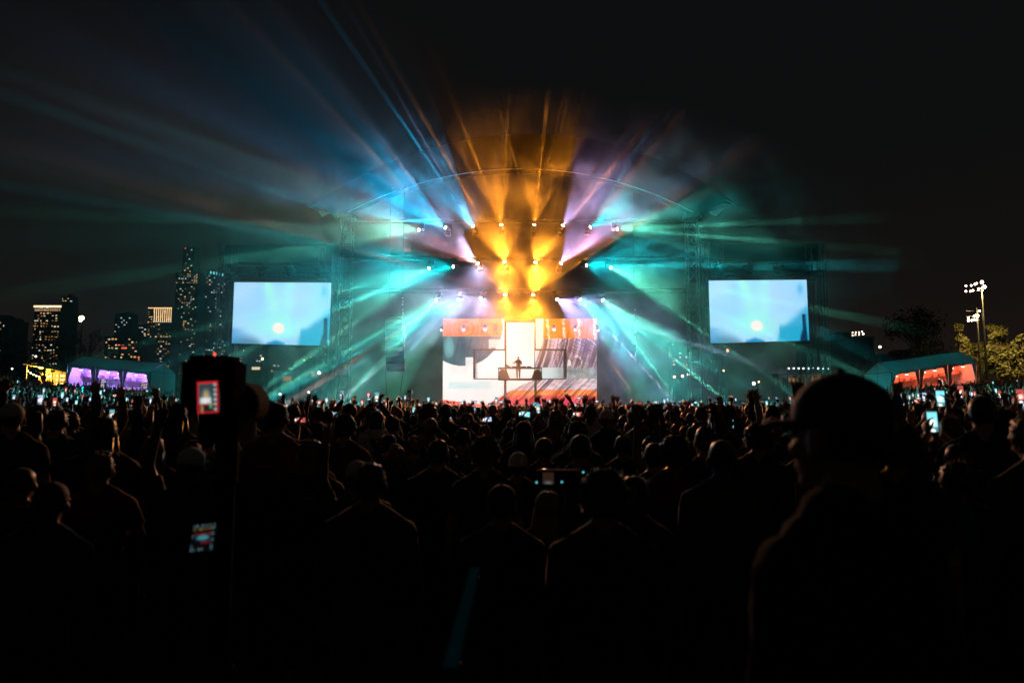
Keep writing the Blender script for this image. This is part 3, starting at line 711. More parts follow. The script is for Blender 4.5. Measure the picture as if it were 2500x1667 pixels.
# ------------------------------------------------------------------ floodlight masts
M_flood = mat('flood_glass', (.9, .8, .7), .3, 5, .02, emit=(1., .66, .46), es=14., sample=False)
def mast(pts, Y, pole, label, watts=0, big=()):
    c = at(*pole, Y); g = gz(c.x, Y)
    t = thing('floodlight_mast', label, 'floodlight', (c.x, Y, g), 'floodlight masts beyond the field')
    zt = max(at(x, y, Y).z for x, y in pts)
    MB().tube([(c.x, Y, g), (c.x, Y, zt+.4)], [.16, .09], 8).build('pole', M_black, t)
    zs = sorted(at(x, y, Y).z for x, y in pts); xs = [at(x, y, Y).x for x, y in pts]; rows_ = [[zs[0]]]
    for z in zs[1:]:
        if z - rows_[-1][0] > .55: rows_.append([z])
        else: rows_[-1].append(z)
    for r_ in rows_: MB().box(((min(xs)+max(max(xs), c.x))/2, Y+.2, sum(r_)/len(r_)), (max(max(xs), c.x)-min(xs)+.2, .08, .07)).build('crossarm', M_black, t)
    for i, (x, y) in enumerate(pts):
        p = at(x, y, Y); r_ = .22 if i in big else .125
        h = MB().tube([(p.x, Y+.35, p.z), (p.x, Y-.05, p.z)], [r_*.6, r_*1.15], 10).build('lamp_head', M_black, t)
        MB().ball((p.x, Y-.10, p.z-.02), (r_, .06, r_), 10, 6).build('bulb', M_flood, h)
    if watts:
        L = bpy.data.lights.new('flood', 'SPOT'); L.energy = watts; L.spot_size = R(120); L.color = (1., .66, .22); L.shadow_soft_size = .3; L.spot_blend = .6
        o = bpy.data.objects.new('flood', L); COL.objects.link(o); q = at(*pts[-1], Y); o.location = (q.x, Y-.9, q.z)
        o.rotation_euler = Vector((.05, .5, -1)).to_track_quat('-Z', 'Y').to_euler()
mast([(2357, 698), (2357, 711), (2370, 697), (2368, 711), (2374, 709), (2379, 694), (2383, 692), (2388, 705), (2396, 689), (2402, 700)], 85, (2397, 720), 'tall mast with ten floodlights above the right-hand trees', 17000, big=(8, 9))
mast([(2363, 776), (2363, 783), (2371, 782), (2377, 772), (2378, 781), (2384, 771), (2382, 781), (2390, 759)], 86, (2387, 800), 'shorter floodlight mast standing among the yellow-lit trees', 6000, big=(5,))
mast([(2081, 812), (2081, 819), (2088, 817), (2089, 811), (2097, 811), (2097, 817), (2104, 809), (2107, 815)], 180, (2094, 830), 'distant floodlight rack over the long flat dark building', 0, big=(7,))
c = at(201, 777, 150)
t = thing('street_lamp', 'bright amber lamp on a tall pole above the dark trees at left', 'street lamp', (c.x, 150, gz(c.x, 150)))
MB().tube([(c.x, 150, 0), (c.x, 150, c.z)], [.18, .1], 8).build('pole', M_metal, t)
hd_ = MB().box((c.x, 150, c.z+.25), (1.3, .5, .3)).build('lamp_head', M_black, t)
MB().ball((c.x, 149.7, c.z), (.55, .3, .5), 12, 8).build('bulb', mat('lamp_glass', (1, .8, .5), .3, 5, .02, emit=(1., .72, .34), es=25., sample=False), hd_)
c2 = at(196, 783, 149.6); MB().ball(c2, (.25, .2, .25), 8, 6).build('bulb', MATS['lamp_glass'], hd_)
for px, py, Y, col, s_ in ((1775, 856, 75, 4, .16), (1766, 905, 70, 0, .10), (1840, 936, 72, 2, .17), (1852, 932, 78, 0, .1), (641, 876, 66, 0, .12), (779, 910, 64, 2, .14), (2148, 847, 110, 1, .2), (1666, 918, 80, 1, .16), (1680, 914, 84, 1, .15), (1646, 920, 88, 0, .16), (684, 962, 60, 1, .1), (754, 957, 62, 2, .08), (88, 870, 110, 1, .14), (30, 900, 120, 1, .14)):
    c = at(px, py, Y); g = gz(c.x, Y)
    t = thing('work_lamp', 'small %s work lamp on a thin pole %s' % (['amber', 'cream', 'white', '', 'red'][col], 'behind the right screen' if px > 1500 else 'behind the left screen'), 'lamp', (c.x, Y, g), 'work lamps around the stage')
    if px < 300: t['label'] = 'small cream lamp on a thin pole among the trees at left'
    if px > 2100: t['label'] = 'small cream lamp on a thin pole left of the big dark tree'
    MB().tube([(c.x, Y, g), (c.x, Y, c.z)], .03, 5).build('pole', M_metal, t)
    MB().ball((c.x, Y-.05, c.z), s_, 8, 6).build('bulb', mat('work_bulb_%d' % col, (.8, .8, .8), .3, 5, .02, emit=[(1, .6, .25), (1, .85, .6), (.85, 1, 1), (1, 1, 1), (1, .15, .08)][col], es=6., sample=False), t)

# lit footbridge and cabins behind the right screen, generator cabins behind the left one
a, b = at(1915, 906, 95), at(2022, 902, 95)
t = thing('footbridge', 'low scaffold footbridge with string lights behind the right screen', 'bridge', ((a.x+b.x)/2, 95, gz(a.x, 95)))
truss(MB(), (a.x, 95, a.z), (b.x, 95, b.z), 1.0, 14, .05, .03).build('deck_truss', M_alu, t)
for x in (a.x+.4, (a.x+b.x)/2, b.x-.4): MB().tube([(x, 95, gz(x, 95)), (x, 95, a.z)], .08, 6).build('leg', M_alu, t)
for k in range(9): MB().ball((a.x+(b.x-a.x)*(k+.5)/9, 94.3, a.z+.35), .09, 7, 5).build('bulb', MATS['work_bulb_2'], t)
for px0, px1, y0, y1, Y, lb in ((1960, 2004, 912, 926, 97, 'pale pink cabin under the footbridge'), (1900, 1950, 914, 932, 99, 'dim pale cabin left of the footbridge'), (668, 716, 905, 945, 70, 'pale site cabin under the left screen'), (590, 640, 888, 900, 120, 'low lit kiosk far under the left screen'), (720, 800, 895, 945, 72, 'dark site cabin beside the left stage tower')):
    a, b = at(px0, y0, Y), at(px1, y1, Y); g = gz(a.x, Y)
    t = thing('site_cabin', lb, 'cabin', ((a.x+b.x)/2, Y, g), 'cabins behind the stage')
    m_ = mat('cabin_pink', (.5, .36, .30), .7, 2, .1) if px0 > 1700 else mat('cabin_grey', (.22, .22, .2), .7, 2, .1) if px0 == 668 else M_black
    MB().box(((a.x+b.x)/2, Y+1.2, (a.z+g)/2), (b.x-a.x, 2.4, a.z-g)).build('wall', m_, t)
    MB().box(((a.x+b.x)/2, Y+1.2, a.z+.06), (b.x-a.x+.2, 2.6, .12)).build('roof', M_metal, t)
    MB().box((a.x+(b.x-a.x)*.3, Y-.02, (a.z+g)/2-.1), ((b.x-a.x)*.2, .06, (a.z-g)*.8)).build('door', M_metal, t)
    wn = MB().box((a.x+(b.x-a.x)*.7, Y-.03, a.z-.8), ((b.x-a.x)*.4, .06, .5)).build('window', M_win[3] if px0 != 590 else M_win[1], t)

# ------------------------------------------------------------------ vendor tents
def point(loc, col, watts, r_=.08):
    L = bpy.data.lights.new('tent_lamp', 'POINT'); L.energy = watts; L.color = col; L.shadow_soft_size = r_
    o = bpy.data.objects.new('tent_lamp', L); COL.objects.link(o); o.location = loc
def tent(label, FL, FR, dep, nb, gable_side, lampc, glow, boards, sd, wallm, nm):
    FL, FR = Vector(FL), Vector(FR); d = (FR-FL); L = math.hypot(d.x, d.y); dh = Vector((d.x, d.y, 0)).normalized(); back = Vector((-dh.y, dh.x, 0))
    if back.y < 0: back = -back
    base = (FL+FR)/2; t = thing('vendor_tent', label, 'tent', (base.x, base.y, gz(base.x, base.y)), 'vendor tents at the sides of the field')
    RH = 1.15
    def P(u, v, z=0.): return FL + d*u + back*dep*v + Vector((0, 0, z))
    for k in range(nb):                                 # roof slopes bay by bay with a slight sag
        u0, u1 = k/nb+.002, (k+1)/nb-.002
        for v0, v1, z0, z1 in ((-.02, .5, -.02, RH), (1.02, .5, -.02, RH)):
            mb = MB(); n = 5; rows = []
            for i in range(n+1):
                f = i/n; rows.append([P(u0+(u1-u0)*j/6, v0+(v1-v0)*f, z0+(z1-z0)*f - .10*math.sin(math.pi*f)*math.sin(math.pi*j/6)) for j in range(7)])
            vs = [v for r in rows for v in r]; fs = [(i*7+j, i*7+j+1, (i+1)*7+j+1, (i+1)*7+j) for i in range(n) for j in range(6)]
            mb.add(vs, fs); mb.add([v-Vector((0, 0, .03)) for v in vs], [f[::-1] for f in fs])
            mb.build('roof_panel', M_white, t, True)
    gzv = lambda p: gz(p.x, p.y)
    for u, nme in ((0, 'gable_wall'), (1, 'gable_wall')):
        a, b, r_ = P(u, 0), P(u, 1), P(u, .5, RH-.04)
        a0, b0 = Vector((a.x, a.y, gzv(a))), Vector((b.x, b.y, gzv(b)))
        off = dh*(.03 if u else -.03)
        mb = MB(); mb.add([a0, b0, b, r_, a] + [x+off for x in (a0, b0, b, r_, a)], [[0, 1, 2, 3, 4], [9, 8, 7, 6, 5], [0, 5, 6, 1], [1, 6, 7, 2], [2, 7, 8, 3], [3, 8, 9, 4], [4, 9, 5, 0]])
        mb.build(nme, M_white, t)
        MB().tube([a+off*1.5, b+off*1.5], .035, 6).build('gable_rail', M_metal, t)
        m_ = (a0+b0)/2+off*1.3; MB().tube([m_, r_+off*1.3], .02, 5).build('gable_seam', M_metal, t)
    a, b = P(0, .55), P(1, .55)
    MB().slab([Vector((a.x, a.y, gzv(a))), Vector((b.x, b.y, gzv(b))), b, a], .03).build('rear_wall', wallm, t)
    for k in range(nb+1):
        p = P(k/nb, 0); g = Vector((p.x, p.y, gzv(p)))
        MB().tube([g, p], .05, 6).build('post', M_alu, t)
        if k < nb:                                    # valance and tied curtains
            q = P((k+1)/nb, 0)
            MB().slab([p-Vector((0, 0, .34))+dh*.08, q-Vector((0, 0, .34))-dh*.08, q-dh*.08, p+dh*.08], .02).build('valance', M_white, t)
        for sg in (-1, 1):
            if 0 <= k/nb + sg*.5/nb <= 1:
                h = p.z-g.z; mb = MB(); wv = L/nb*.16
                for j in range(5):
                    f = j/4
                    prof = [(1., 1.), (.86, .9), (.72, .62), (.55, .30), (.3, .18), (.02, .22)]
                    pass
                rows = [[p + dh*sg*(.05+wv*w_*s_/4) - Vector((0, 0, h*(1-z_)+.0)) + back*(.05+.05*math.sin(s_*2.4)) for s_ in range(5)] for z_, w_ in prof]
                vs = [v for r in rows for v in r]; fs = [(i*5+j, i*5+j+1, (i+1)*5+j+1, (i+1)*5+j) for i in range(5) for j in range(4)]
                mb.add(vs, fs); mb.add([v+back*.02 for v in vs], [f[::-1] for f in fs]); mb.build('curtain', M_white, t, True)
    lm = mat('tent_bulb_' + nm, (.9, .9, .9), .3, 5, .02, emit=glow, es=9., sample=False)
    bn = mat('banner_' + nm, [.30*x+.02 for x in glow], .7, 3, .1)
    for k in range(nb):
        for f in (.32, .70):
            q = P((k+f)/nb, .16, -.52)
            lh = MB().ball(q+Vector((0, 0, .08)), (.2, .16, .1), 10, 6).build('tent_lamp', M_metal, t)
            MB().ball(q-Vector((0, 0, .02)), (.17, .14, .07), 10, 6).build('bulb', lm, lh)
        point(P((k+.5)/nb, .30, -.62), lampc, sd)
        a, b = P((k+.08)/nb, .42, -.98), P((k+.92)/nb, .42, -.98)
        MB().slab([a-Vector((0, 0, .36)), b-Vector((0, 0, .36)), b, a], .03).build('banner', bn, t)
        rr = random.Random(k*7+len(nm)); x = .14
        while x < .84:                                  # illegible lettering strip
            wl = rr.uniform(.012, .03); a = P((k+x)/nb, .41, -1.10); b = P((k+x+wl)/nb, .41, -1.10)
            MB().slab([a-Vector((0, 0, .12)), b-Vector((0, 0, .12)), b, a], .02).build('banner_mark', wallm, t); x += wl + rr.uniform(.008, .022)
        a, b = P((k+.06)/nb, .25, 0), P((k+.94)/nb, .25, 0); ga, gb = gzv(a), gzv(b)
        MB().slab([Vector((a.x, a.y, ga)), Vector((b.x, b.y, gb)), Vector((b.x, b.y, gb+1.05)), Vector((a.x, a.y, ga+1.05))], .5).build('counter', wallm, t)
    wher = {0: 'first', 1: 'middle', 2: 'last'}
    for k, f0, f1, z0, z1 in boards:
        a, b = P((k+f0)/nb, .12), P((k+f1)/nb, .12)
        bt = thing('menu_board', f'backlit drinks menu board in the {wher[k]} bay of the {nm} tent, ' + ('upper' if z1 > -1.5 else 'lower') + (' right' if f0 > .5 else ' left'), 'menu board', (a.x, a.y, a.z+z0), f'menu boards in the {nm} tent')
        MB().slab([a+Vector((0, 0, z0)), b+Vector((0, 0, z0)), b+Vector((0, 0, z1)), a+Vector((0, 0, z1))], .05).build('board', bn, bt)
        rr = random.Random(int(k*31+f0*100)); nr_ = max(2, int((z1-z0)/.17)); fw = -back*.03
        for j in range(nr_):
            z = z0 + (z1-z0)*(j+.5)/nr_; x1 = rr.uniform(.5, .95)
            q0, q1 = a.lerp(b, .06), a.lerp(b, x1)
            MB().slab([q0+fw+Vector((0, 0, z-.035)), q1+fw+Vector((0, 0, z-.035)), q1+fw+Vector((0, 0, z+.035)), q0+fw+Vector((0, 0, z+.035))], .02).build('menu_line', mat(['line_white', 'line_yellow', 'line_' + nm][j % 3], (.8, .8, .7), .5, 5, .05, emit=[(1, .9, .8), (1, .75, .2), glow][j % 3], es=.9, sample=False), bt)
    return t
a, b = at(164, 889, 82), at(368, 907, 82)
tent('long white three-bay tent glowing purple inside, left of the stage', a, b, 6.0, 3, 'right', (.50, .22, 1.), (.62, .40, 1.), [(0, .86, .97, -2.9, -1.0), (1, .10, .32, -2.4, -1.4), (2, .55, .95, -2.0, -1.2), (2, .62, .96, -3.0, -2.15)], 300, mat('lilac_wall', (.62, .60, .66), .7, 3, .08), 'purple')
a, b = at(2176, 908, 74), at(2384, 879, 74)
tent('long white three-bay tent glowing red inside, right of the stage', a, b, 5.6, 3, 'left', (1., .14, .06), (1., .34, .26), [(0, .04, .50, -2.3, -1.3), (0, .06, .48, -3.0, -2.5), (1, .76, .96, -2.6, -1.4), (2, .04, .24, -2.2, -1.3)], 170, mat('pale_wall', (.66, .58, .50), .7, 3, .08), 'red')
# small yellow booth with string lights
def booth():
    Y = 92; a, b, c = at(66, 890, Y), at(128, 904, Y+2), at(152, 908, Y+3)
    g = gz(b.x, Y)
    t = thing('string_light_booth', 'small yellow-lit wooden booth with string lights left of the purple tent', 'booth', (b.x, Y, g))
    M_y = mat('booth_wood', (.42, .30, .12), .7, 3, .2)
    MB().slab([a+Vector((-.3, -.4, .1)), c+Vector((.3, -.4, .1)), c+Vector((.3, 2.6, .25)), a+Vector((-.3, 2.6, .25))], .12).build('roof', M_y, t)
    MB().slab([Vector((a.x, Y+2.4, g)), Vector((c.x, Y+4.6, g)), Vector((c.x, Y+4.6, c.z)), Vector((a.x, Y+2.4, a.z))], .06).build('rear_wall', M_y, t)
    for q in (a, b, c): MB().tube([(q.x, q.y, g-.3), (q.x, q.y, q.z+.05)], .09, 6).build('post', M_y, t)
    MB().slab([Vector((a.x, Y+.2, g)), Vector((c.x, Y+2.6, g)), Vector((c.x, Y+2.6, g+1.1)), Vector((a.x, Y+.2, g+1.1))], .4).build('counter', M_y, t)
    for k in range(9):
        f = (k+.5)/9; p = a.lerp(b, f)+Vector((0, -.05, -.75-.5*math.sin(math.pi*f)))
        MB().ball(p, .10, 8, 6).build('bulb', mat('fairy_bulb', (1, .8, .5), .3, 5, .02, emit=(1., .72, .35), es=8., sample=False), t)
    pts = [a.lerp(b, k/12)+Vector((0, -.05, -.70-.5*math.sin(math.pi*k/12))) for k in range(13)]
    MB().tube(pts, .015, 4, False).build('light_cord', M_black, t)
    for j in range(3):
        p = b.lerp(c, .1)+Vector((.1, .4, -.7-.55*j)); MB().box(p+Vector((.5, .3, 0)), (1.2, .08, .35)).build('price_board', mat('price_board', (.6, .55, .4), .6, 4, .1, emit=(1, .75, .4), es=.35, sample=False), t)
    point(((a.x+c.x)/2, Y+.9, a.z-.6), (1., .60, .12), 1500)
booth()
# ------------------------------------------------------------------ people
DG = bpy.context.evaluated_depsgraph_get
def remesh(mb, voxel, tris, smooth=2, name='body'):
    me = mb.mesh(name); o = bpy.data.objects.new('tmp', me); COL.objects.link(o)
    r_ = o.modifiers.new('r', 'REMESH'); r_.mode = 'VOXEL'; r_.voxel_size = voxel
    if smooth:
        s_ = o.modifiers.new('s', 'SMOOTH'); s_.iterations = smooth; s_.factor = .5
    bpy.context.view_layer.update()
    ev = o.evaluated_get(DG()); m2 = bpy.data.meshes.new_from_object(ev)
    n = len(m2.polygons)*2
    o.modifiers.clear(); o.data = m2
    if n > tris:
        d_ = o.modifiers.new('d', 'DECIMATE'); d_.ratio = tris/n
        bpy.context.view_layer.update(); m3 = bpy.data.meshes.new_from_object(o.evaluated_get(DG())); o.data = m3; bpy.data.meshes.remove(m2); m2 = m3
    bpy.data.objects.remove(o); m2.name = name
    m2.polygons.foreach_set('use_smooth', [True]*len(m2.polygons)); m2.update()
    return m2
def hand(mb, w_, d, s_, curl=.25, spread=1., only=None, r_=.0088):
    d = d.normalized(); s_ = (s_ - d*s_.dot(d)).normalized(); nrm = d.cross(s_)          # s_ = towards the thumb
    lens = [.072, .082, .076, .060]
    for k in range(4):
        off = (.030 - .020*k)
        b0 = w_ + d*.015 + s_*off*.6; b1 = w_ + d*.088 + s_*off*1.05
        mb.cap(b0, b1, .0135, .012, 7)
        c = curl if (only is None or k in only) else 1.9
        dd = (d + s_*(.10-.07*k)*spread).normalized()
        p = b1; L = lens[k]
        for q, f in enumerate((.46, .32, .26)):
            ang = c*(.55+.5*q)
            dn = (dd*math.cos(ang) + nrm*math.sin(ang)).normalized(); p2 = p + dn*L*f
            mb.cap(p, p2, r_*(1-.08*q), r_*(.94-.1*q), 6); p = p2
    t0 = w_ + d*.03 + s_*.026; t1 = t0 + (d*.65+s_*.75+nrm*.15).normalized()*.042; t2 = t1 + (d*.9+s_*.35+nrm*.25).normalized()*.032
    mb.cap(t0, t1, .013, .011, 7); mb.cap(t1, t2, .0105, .009, 7)
HC = Vector((0, .012, 1.625))
def head(mb, c=HC):
    mb.ball(c + Vector((0, -.012, .022)), (.076, .094, .092), 14, 10)             # skull
    mb.ball(c + Vector((0, .026, -.045)), (.058, .062, .078), 12, 8)              # face and jaw
    mb.ball(c + Vector((0, .070, -.098)), (.026, .022, .020), 8, 6)               # chin
    mb.cap(c + Vector((0, .088, -.005)), c + Vector((0, .104, -.040)), .010, .014, 7)   # nose
    mb.cap(c + Vector((-.022, .084, -.068)), c + Vector((.022, .084, -.068)), .009, .009, 6)  # lips
    mb.cap(c + Vector((-.036, .076, .018)), c + Vector((.036, .076, .018)), .012, .012, 7)    # brow
    for sx in (-1, 1):
        mb.ball(c + Vector((sx*.036, .066, -.03)), (.022, .02, .02), 8, 6)        # cheek
        mb.ball(c + Vector((sx*.084, -.006, -.014)), (.011, .022, .034), 8, 6, Matrix.Rotation(sx*.3, 3, 'Z'))   # ear
TORSO = [(0, 0, .86, .150, .098), (0, 0, .94, .168, .112), (0, 0, 1.06, .146, .102), (0, 0, 1.20, .162, .110), (0, -.004, 1.31, .180, .116), (0, -.010, 1.385, .165, .098), (0, -.012, 1.435, .112, .078), (0, -.010, 1.485, .062, .056)]
SH = .185
POSE = {
 'down': (((.235, -.02, 1.15), (.25, .06, .91)), ((-.235, -.02, 1.15), (-.25, .06, .91)), 'n', 'n'),
 'chest': (((.255, .02, 1.17), (.10, .25, 1.19)), ((-.255, .02, 1.17), (-.11, .24, 1.14)), 'n', 'n'),
 'one_up': (((.30, .05, 1.62), (.27, .10, 1.88)), ((-.235, -.02, 1.15), (-.25, .06, .91)), 'o', 'n'),
 'one_bent': (((.37, .06, 1.50), (.30, .14, 1.75)), ((-.255, .02, 1.17), (-.11, .24, 1.14)), 'o', 'n'),
 'both_up': (((.31, .04, 1.60), (.33, .08, 1.87)), ((-.31, .04, 1.60), (-.30, .10, 1.86)), 'o', 'o'),
 'dj': (((.36, .10, 1.17), (.47, .26, 1.30)), ((-.29, .08, 1.15), (-.14, .32, 1.12)), 'n', 'n'),
 'peace': (((-.30, .05, 1.62), (-.26, .10, 1.89)), ((.235, -.02, 1.15), (.25, .06, .91)), 'p', 'n'),
 'phone_high': (((.25, .22, 1.56), (.055, .33, 1.80)), ((-.25, .22, 1.56), (-.055, .33, 1.80)), 'h', 'h'),
 'phone_one': (((.33, .16, 1.56), (.22, .30, 1.82)), ((-.235, -.02, 1.15), (-.25, .06, .91)), 'h', 'n'),
 'phone_side': (((.30, .12, 1.24), (.255, .36, 1.43)), ((-.255, .02, 1.17), (-.11, .24, 1.14)), 'h', 'n'),
}
PHONE = {'phone_high': Vector((0, .365, 1.905)), 'phone_one': Vector((.235, .335, 1.925)), 'phone_side': Vector((.262, .40, 1.535))}
def arms(pose):
    R_, L_, hr, hl = POSE[pose]
    out = []
    for (e, w_), h in ((R_, hr), (L_, hl)):
        sx = 1 if Vector(e).x > 0 else -1
        out.append((Vector((sx*SH, -.008, 1.385)), Vector(e), Vector(w_), h, sx))
    return out
def body_mb(pose, fingers=True):
    mb = MB(); head(mb)
    mb.cap((0, -.012, 1.45), (0, -.004, 1.57), .058, .054, 10)
    mb.loft(TORSO, 16)
    for sx in (-1, 1):
        mb.cap((sx*.03, -.018, 1.515), (sx*.165, -.014, 1.415), .040, .040, 9)
        mb.ball((sx*.085, -.045, .90), (.095, .095, .105), 10, 8)
        mb.tube([(sx*.09, 0, .92), (sx*.098, .012, .70), (sx*.10, .012, .50), (sx*.10, -.008, .38), (sx*.10, -.012, .22), (sx*.10, -.012, .06)], [.088, .078, .056, .058, .045, .036], 10)
        mb.cap((sx*.10, -.03, .045), (sx*.115, .15, .032), .04, .03, 8)
    for s_, e, w_, h, sx in arms(pose):
        mb.ball(s_, (.056, .056, .056), 10, 7)
        mb.cap(s_, e, .052, .041, 9); mb.cap(e, w_, .041, .028, 9)
        d = (w_-e).normalized()
        if h == 'n': hand(mb, w_, (d+Vector((0, .1, 0))), Vector((-sx*.5, 1, .1)), .55)
        elif h == 'o': hand(mb, w_, d, Vector((-sx, .1, 0)), -.10 if sx > 0 else .12, 1.8)
        elif h == 'p': hand(mb, w_, d, Vector((-sx, .1, 0)), .05, 3.2, only=(0, 1))
        else: hand(mb, w_, Vector((0, .35, 1)), Vector((-sx*.3, -1, .2)), .9)
    return mb
def shirt_mb(pose, long_=False, ex=.013):
    mb = MB(); mb.loft([(x, y, z, a+ex, b+ex) for x, y, z, a, b in TORSO[:-1]] + [(0, -.012, 1.475, .080, .070)], 18)
    for s_, e, w_, h, sx in arms(pose):
        mb.cap((sx*.045, -.018, 1.500), (sx*.165, -.014, 1.415), .046, .052, 9)
        mb.ball(s_, (.067, .068, .066), 10, 7)
        if long_: mb.cap(s_, e, .066, .055, 9); mb.cap(e, e.lerp(w_, .93), .055, .040, 9)
        else: mb.tube([s_, s_.lerp(e, .68)], [.066, .062], 10)
    if long_:                                          # hood lying on the back, raised collar
        mb.tube([(-.10, .02, 1.475), (-.085, -.075, 1.47), (0, -.125, 1.45), (.085, -.075, 1.47), (.10, .02, 1.475)], [.024, .038, .050, .038, .024], 9)
        mb.ball((0, -.125, 1.40), (.085, .045, .075), 10, 7)
    return mb
def trousers_mb():
    mb = MB(); mb.loft([(0, 0, .84, .155, .11), (0, 0, .93, .178, .12), (0, 0, 1.0, .170, .114)], 16)
    for sx in (-1, 1):
        mb.ball((sx*.085, -.045, .90), (.105, .105, .115), 10, 8)
        mb.tube([(sx*.09, 0, .92), (sx*.098, .012, .70), (sx*.10, .012, .50), (sx*.10, -.010, .36), (sx*.10, -.012, .10)], [.102, .092, .074, .070, .062], 10)
    return mb
def hair_mesh(kind, seed=1):
    rr = random.Random(seed); c = HC; mb = MB()
    if kind == 'cap' or kind == 'cap_back':
        sg = 1 if kind == 'cap' else -1
        mb.ball(c + Vector((0, -.010, .040)), (.086, .104, .088), 16, 10)
        mb.loft([(0, sg*.085, c.z+.030, .074, .080), (0, sg*.098, c.z+.020, .078, .086)], 16)
        mb.ball(c + Vector((0, -.010, .128)), .010, 6, 5)
        v2 = []
        for v in mb.v:
            v2.append(Vector((v.x, v.y, max(v.z, c.z+.012 - (.014 if v.y*sg > .1 else 0)))))
        mb.v = v2
        return mb.mesh('cap', None, True)
    R_ = {'short': (.081, .102, .098), 'buzz': (.078, .096, .095), 'curly': (.108, .122, .118), 'long': (.092, .106, .104), 'bun': (.086, .102, .100), 'ponytail': (.086, .102, .100), 'quiff': (.088, .102, .100)}[kind]
    sph = MB().ball((0, 0, 0), 1, 22 if kind != 'curly' else 30, 15 if kind != 'curly' else 20)
    am = {'short': .16, 'buzz': .05, 'curly': .26, 'long': .13, 'bun': .10, 'ponytail': .10, 'quiff': .18}[kind]
    fq = {'curly': 5.5}.get(kind, 3.2)
    vs = []
    for v in sph.v:
        n = v.normalized(); k = 1 + am*(mnoise.noise(n*fq + Vector((seed, 0, 0))) + .6*mnoise.noise(n*fq*2.3))
        p = Vector((n.x*R_[0]*k, n.y*R_[1]*k, n.z*R_[2]*k)) + c + Vector((0, -.016, .026))
        if n.y > .30 and n.z < .42: p = p.lerp(c + Vector((0, -.01, .03)), min(1, (n.y-.30)*3)*(1 if n.z < .3 else .5))   # opens over the face
        lowz = c.z - (.055 if kind not in ('long',) else .09)
        p.z = max(p.z, lowz)
        vs.append(p)
    mb.add(vs, sph.f)
    if kind == 'long':
        mb.tube([c+Vector((0, -.07, -.02)), c+Vector((0, -.105, -.14)), c+Vector((0, -.135, -.28)), c+Vector((0, -.14, -.40))], [.082, .088, .082, .03], 14, flat=.45)
        for sx in (-1, 1): mb.tube([c+Vector((sx*.075, -.02, .0)), c+Vector((sx*.088, -.03, -.12)), c+Vector((sx*.08, -.05, -.25))], [.026, .03, .016], 8)
    if kind == 'bun': mb.ball(c+Vector((0, -.08, .105)), (.042, .042, .04), 10, 8)
    if kind == 'ponytail': mb.tube([c+Vector((0, -.10, .05)), c+Vector((0, -.165, .03)), c+Vector((0, -.175, -.10)), c+Vector((0, -.15, -.24))], [.024, .036, .036, .010], 9)
    if kind == 'quiff': mb.ball(c+Vector((0, .05, .115)), (.06, .045, .032), 10, 7)
    ns = {'curly': 900, 'buzz': 260}.get(kind, 800)                     # loose strands that catch the light from behind
    for i in range(ns):
        v = vs[rr.randrange(len(vs))]; n = (v-(c+Vector((0, -.016, .02)))).normalized()
        if n.y > .5 or v.z < c.z-.05: continue
        t = Vector((rr.gauss(0, 1), rr.gauss(0, 1), rr.gauss(0, 1))).cross(n).normalized()
        L = rr.uniform(.010, .042)*(1.3 if kind == 'curly' else .45 if kind == 'buzz' else 1)
        mb.add([v-t*.0014, v+t*.0014, v + n*L + t*rr.uniform(-.02, .02) + Vector((0, 0, -.3*L))], [[0, 1, 2]])
    return mb.mesh('hair', None, True)

CLOTH = {n: mat('cloth_'+n.replace(' ', '_'), c, .85, 9, .25, sheen=.35, spec=.3) for n, c in dict(black=(.012, .012, .013), charcoal=(.035, .035, .038), navy=(.014, .02, .045), white=(.55, .55, .54), red=(.16, .02, .02), olive=(.05, .055, .025), grey=(.16, .16, .165), teal=(.02, .09, .09)).items()}
HAIRM = {n: mat('hair_'+n, c, .38, 30, .35, sheen=.5, spec=.6) for n, c in dict(black=(.012, .010, .009), brown=(.045, .026, .014), blond=(.26, .17, .075), ginger=(.16, .06, .02)).items()}
CAPM = {n: mat('cap_'+n, c, .75, 12, .12, sheen=.2) for n, c in dict(white=(.6, .58, .52), black=(.015, .015, .016), navy=(.02, .03, .07)).items()}
SKINS = [M_skin, mat('skin_light', (.46, .30, .23), .5, 14, .12, sheen=.15), mat('skin_brown', (.16, .085, .055), .48, 14, .15, sheen=.15), mat('skin_dark', (.07, .038, .026), .46, 14, .15, sheen=.15)]
M_eye = mat('eye', (.5, .5, .5), .15, 40, .1)
def folds(me, amp, seed):
    me.update(); vn = [v.normal.copy() for v in me.vertices]
    for v, n in zip(me.vertices, vn):
        p = v.co
        f = mnoise.noise(Vector((p.x*9+seed, p.y*9, p.z*16 + 6*p.x))) + .7*mnoise.noise(Vector((p.x*21, p.y*21+seed, p.z*24)))
        v.co = p + n*amp*f
    me.update(); return me
BODY = {}; SHIRT = {}; SHIRTL = {}
for ps in POSE:
    BODY[ps] = remesh(body_mb(ps), .0088, 4200, 2, 'person')
    SHIRT[ps] = folds(remesh(shirt_mb(ps), .014, 2200, 2, 'shirt'), .010, 1); SHIRTL[ps] = folds(remesh(shirt_mb(ps, True), .014, 2600, 2, 'jacket'), .013, 5)
TROU = remesh(trousers_mb(), .014, 1300, 3, 'trousers')
HK = ['short', 'curly', 'long', 'bun', 'ponytail', 'quiff', 'buzz', 'cap', 'cap_back']
HAIR = {k: [hair_mesh(k, 3+i) for i in range(2)] for k in HK}
eyem = MB()
for sx in (-1, 1): pass
EYE = MB().ball((0, 0, 0), .0115, 8, 6).mesh('eye', M_eye, True)
MCACHE = {}
def with_mat(me, m):
    k = (me.name, m.name)
    if k not in MCACHE:
        c = me.copy(); c.materials.clear(); c.materials.append(m); MCACHE[k] = c
    return MCACHE[k]
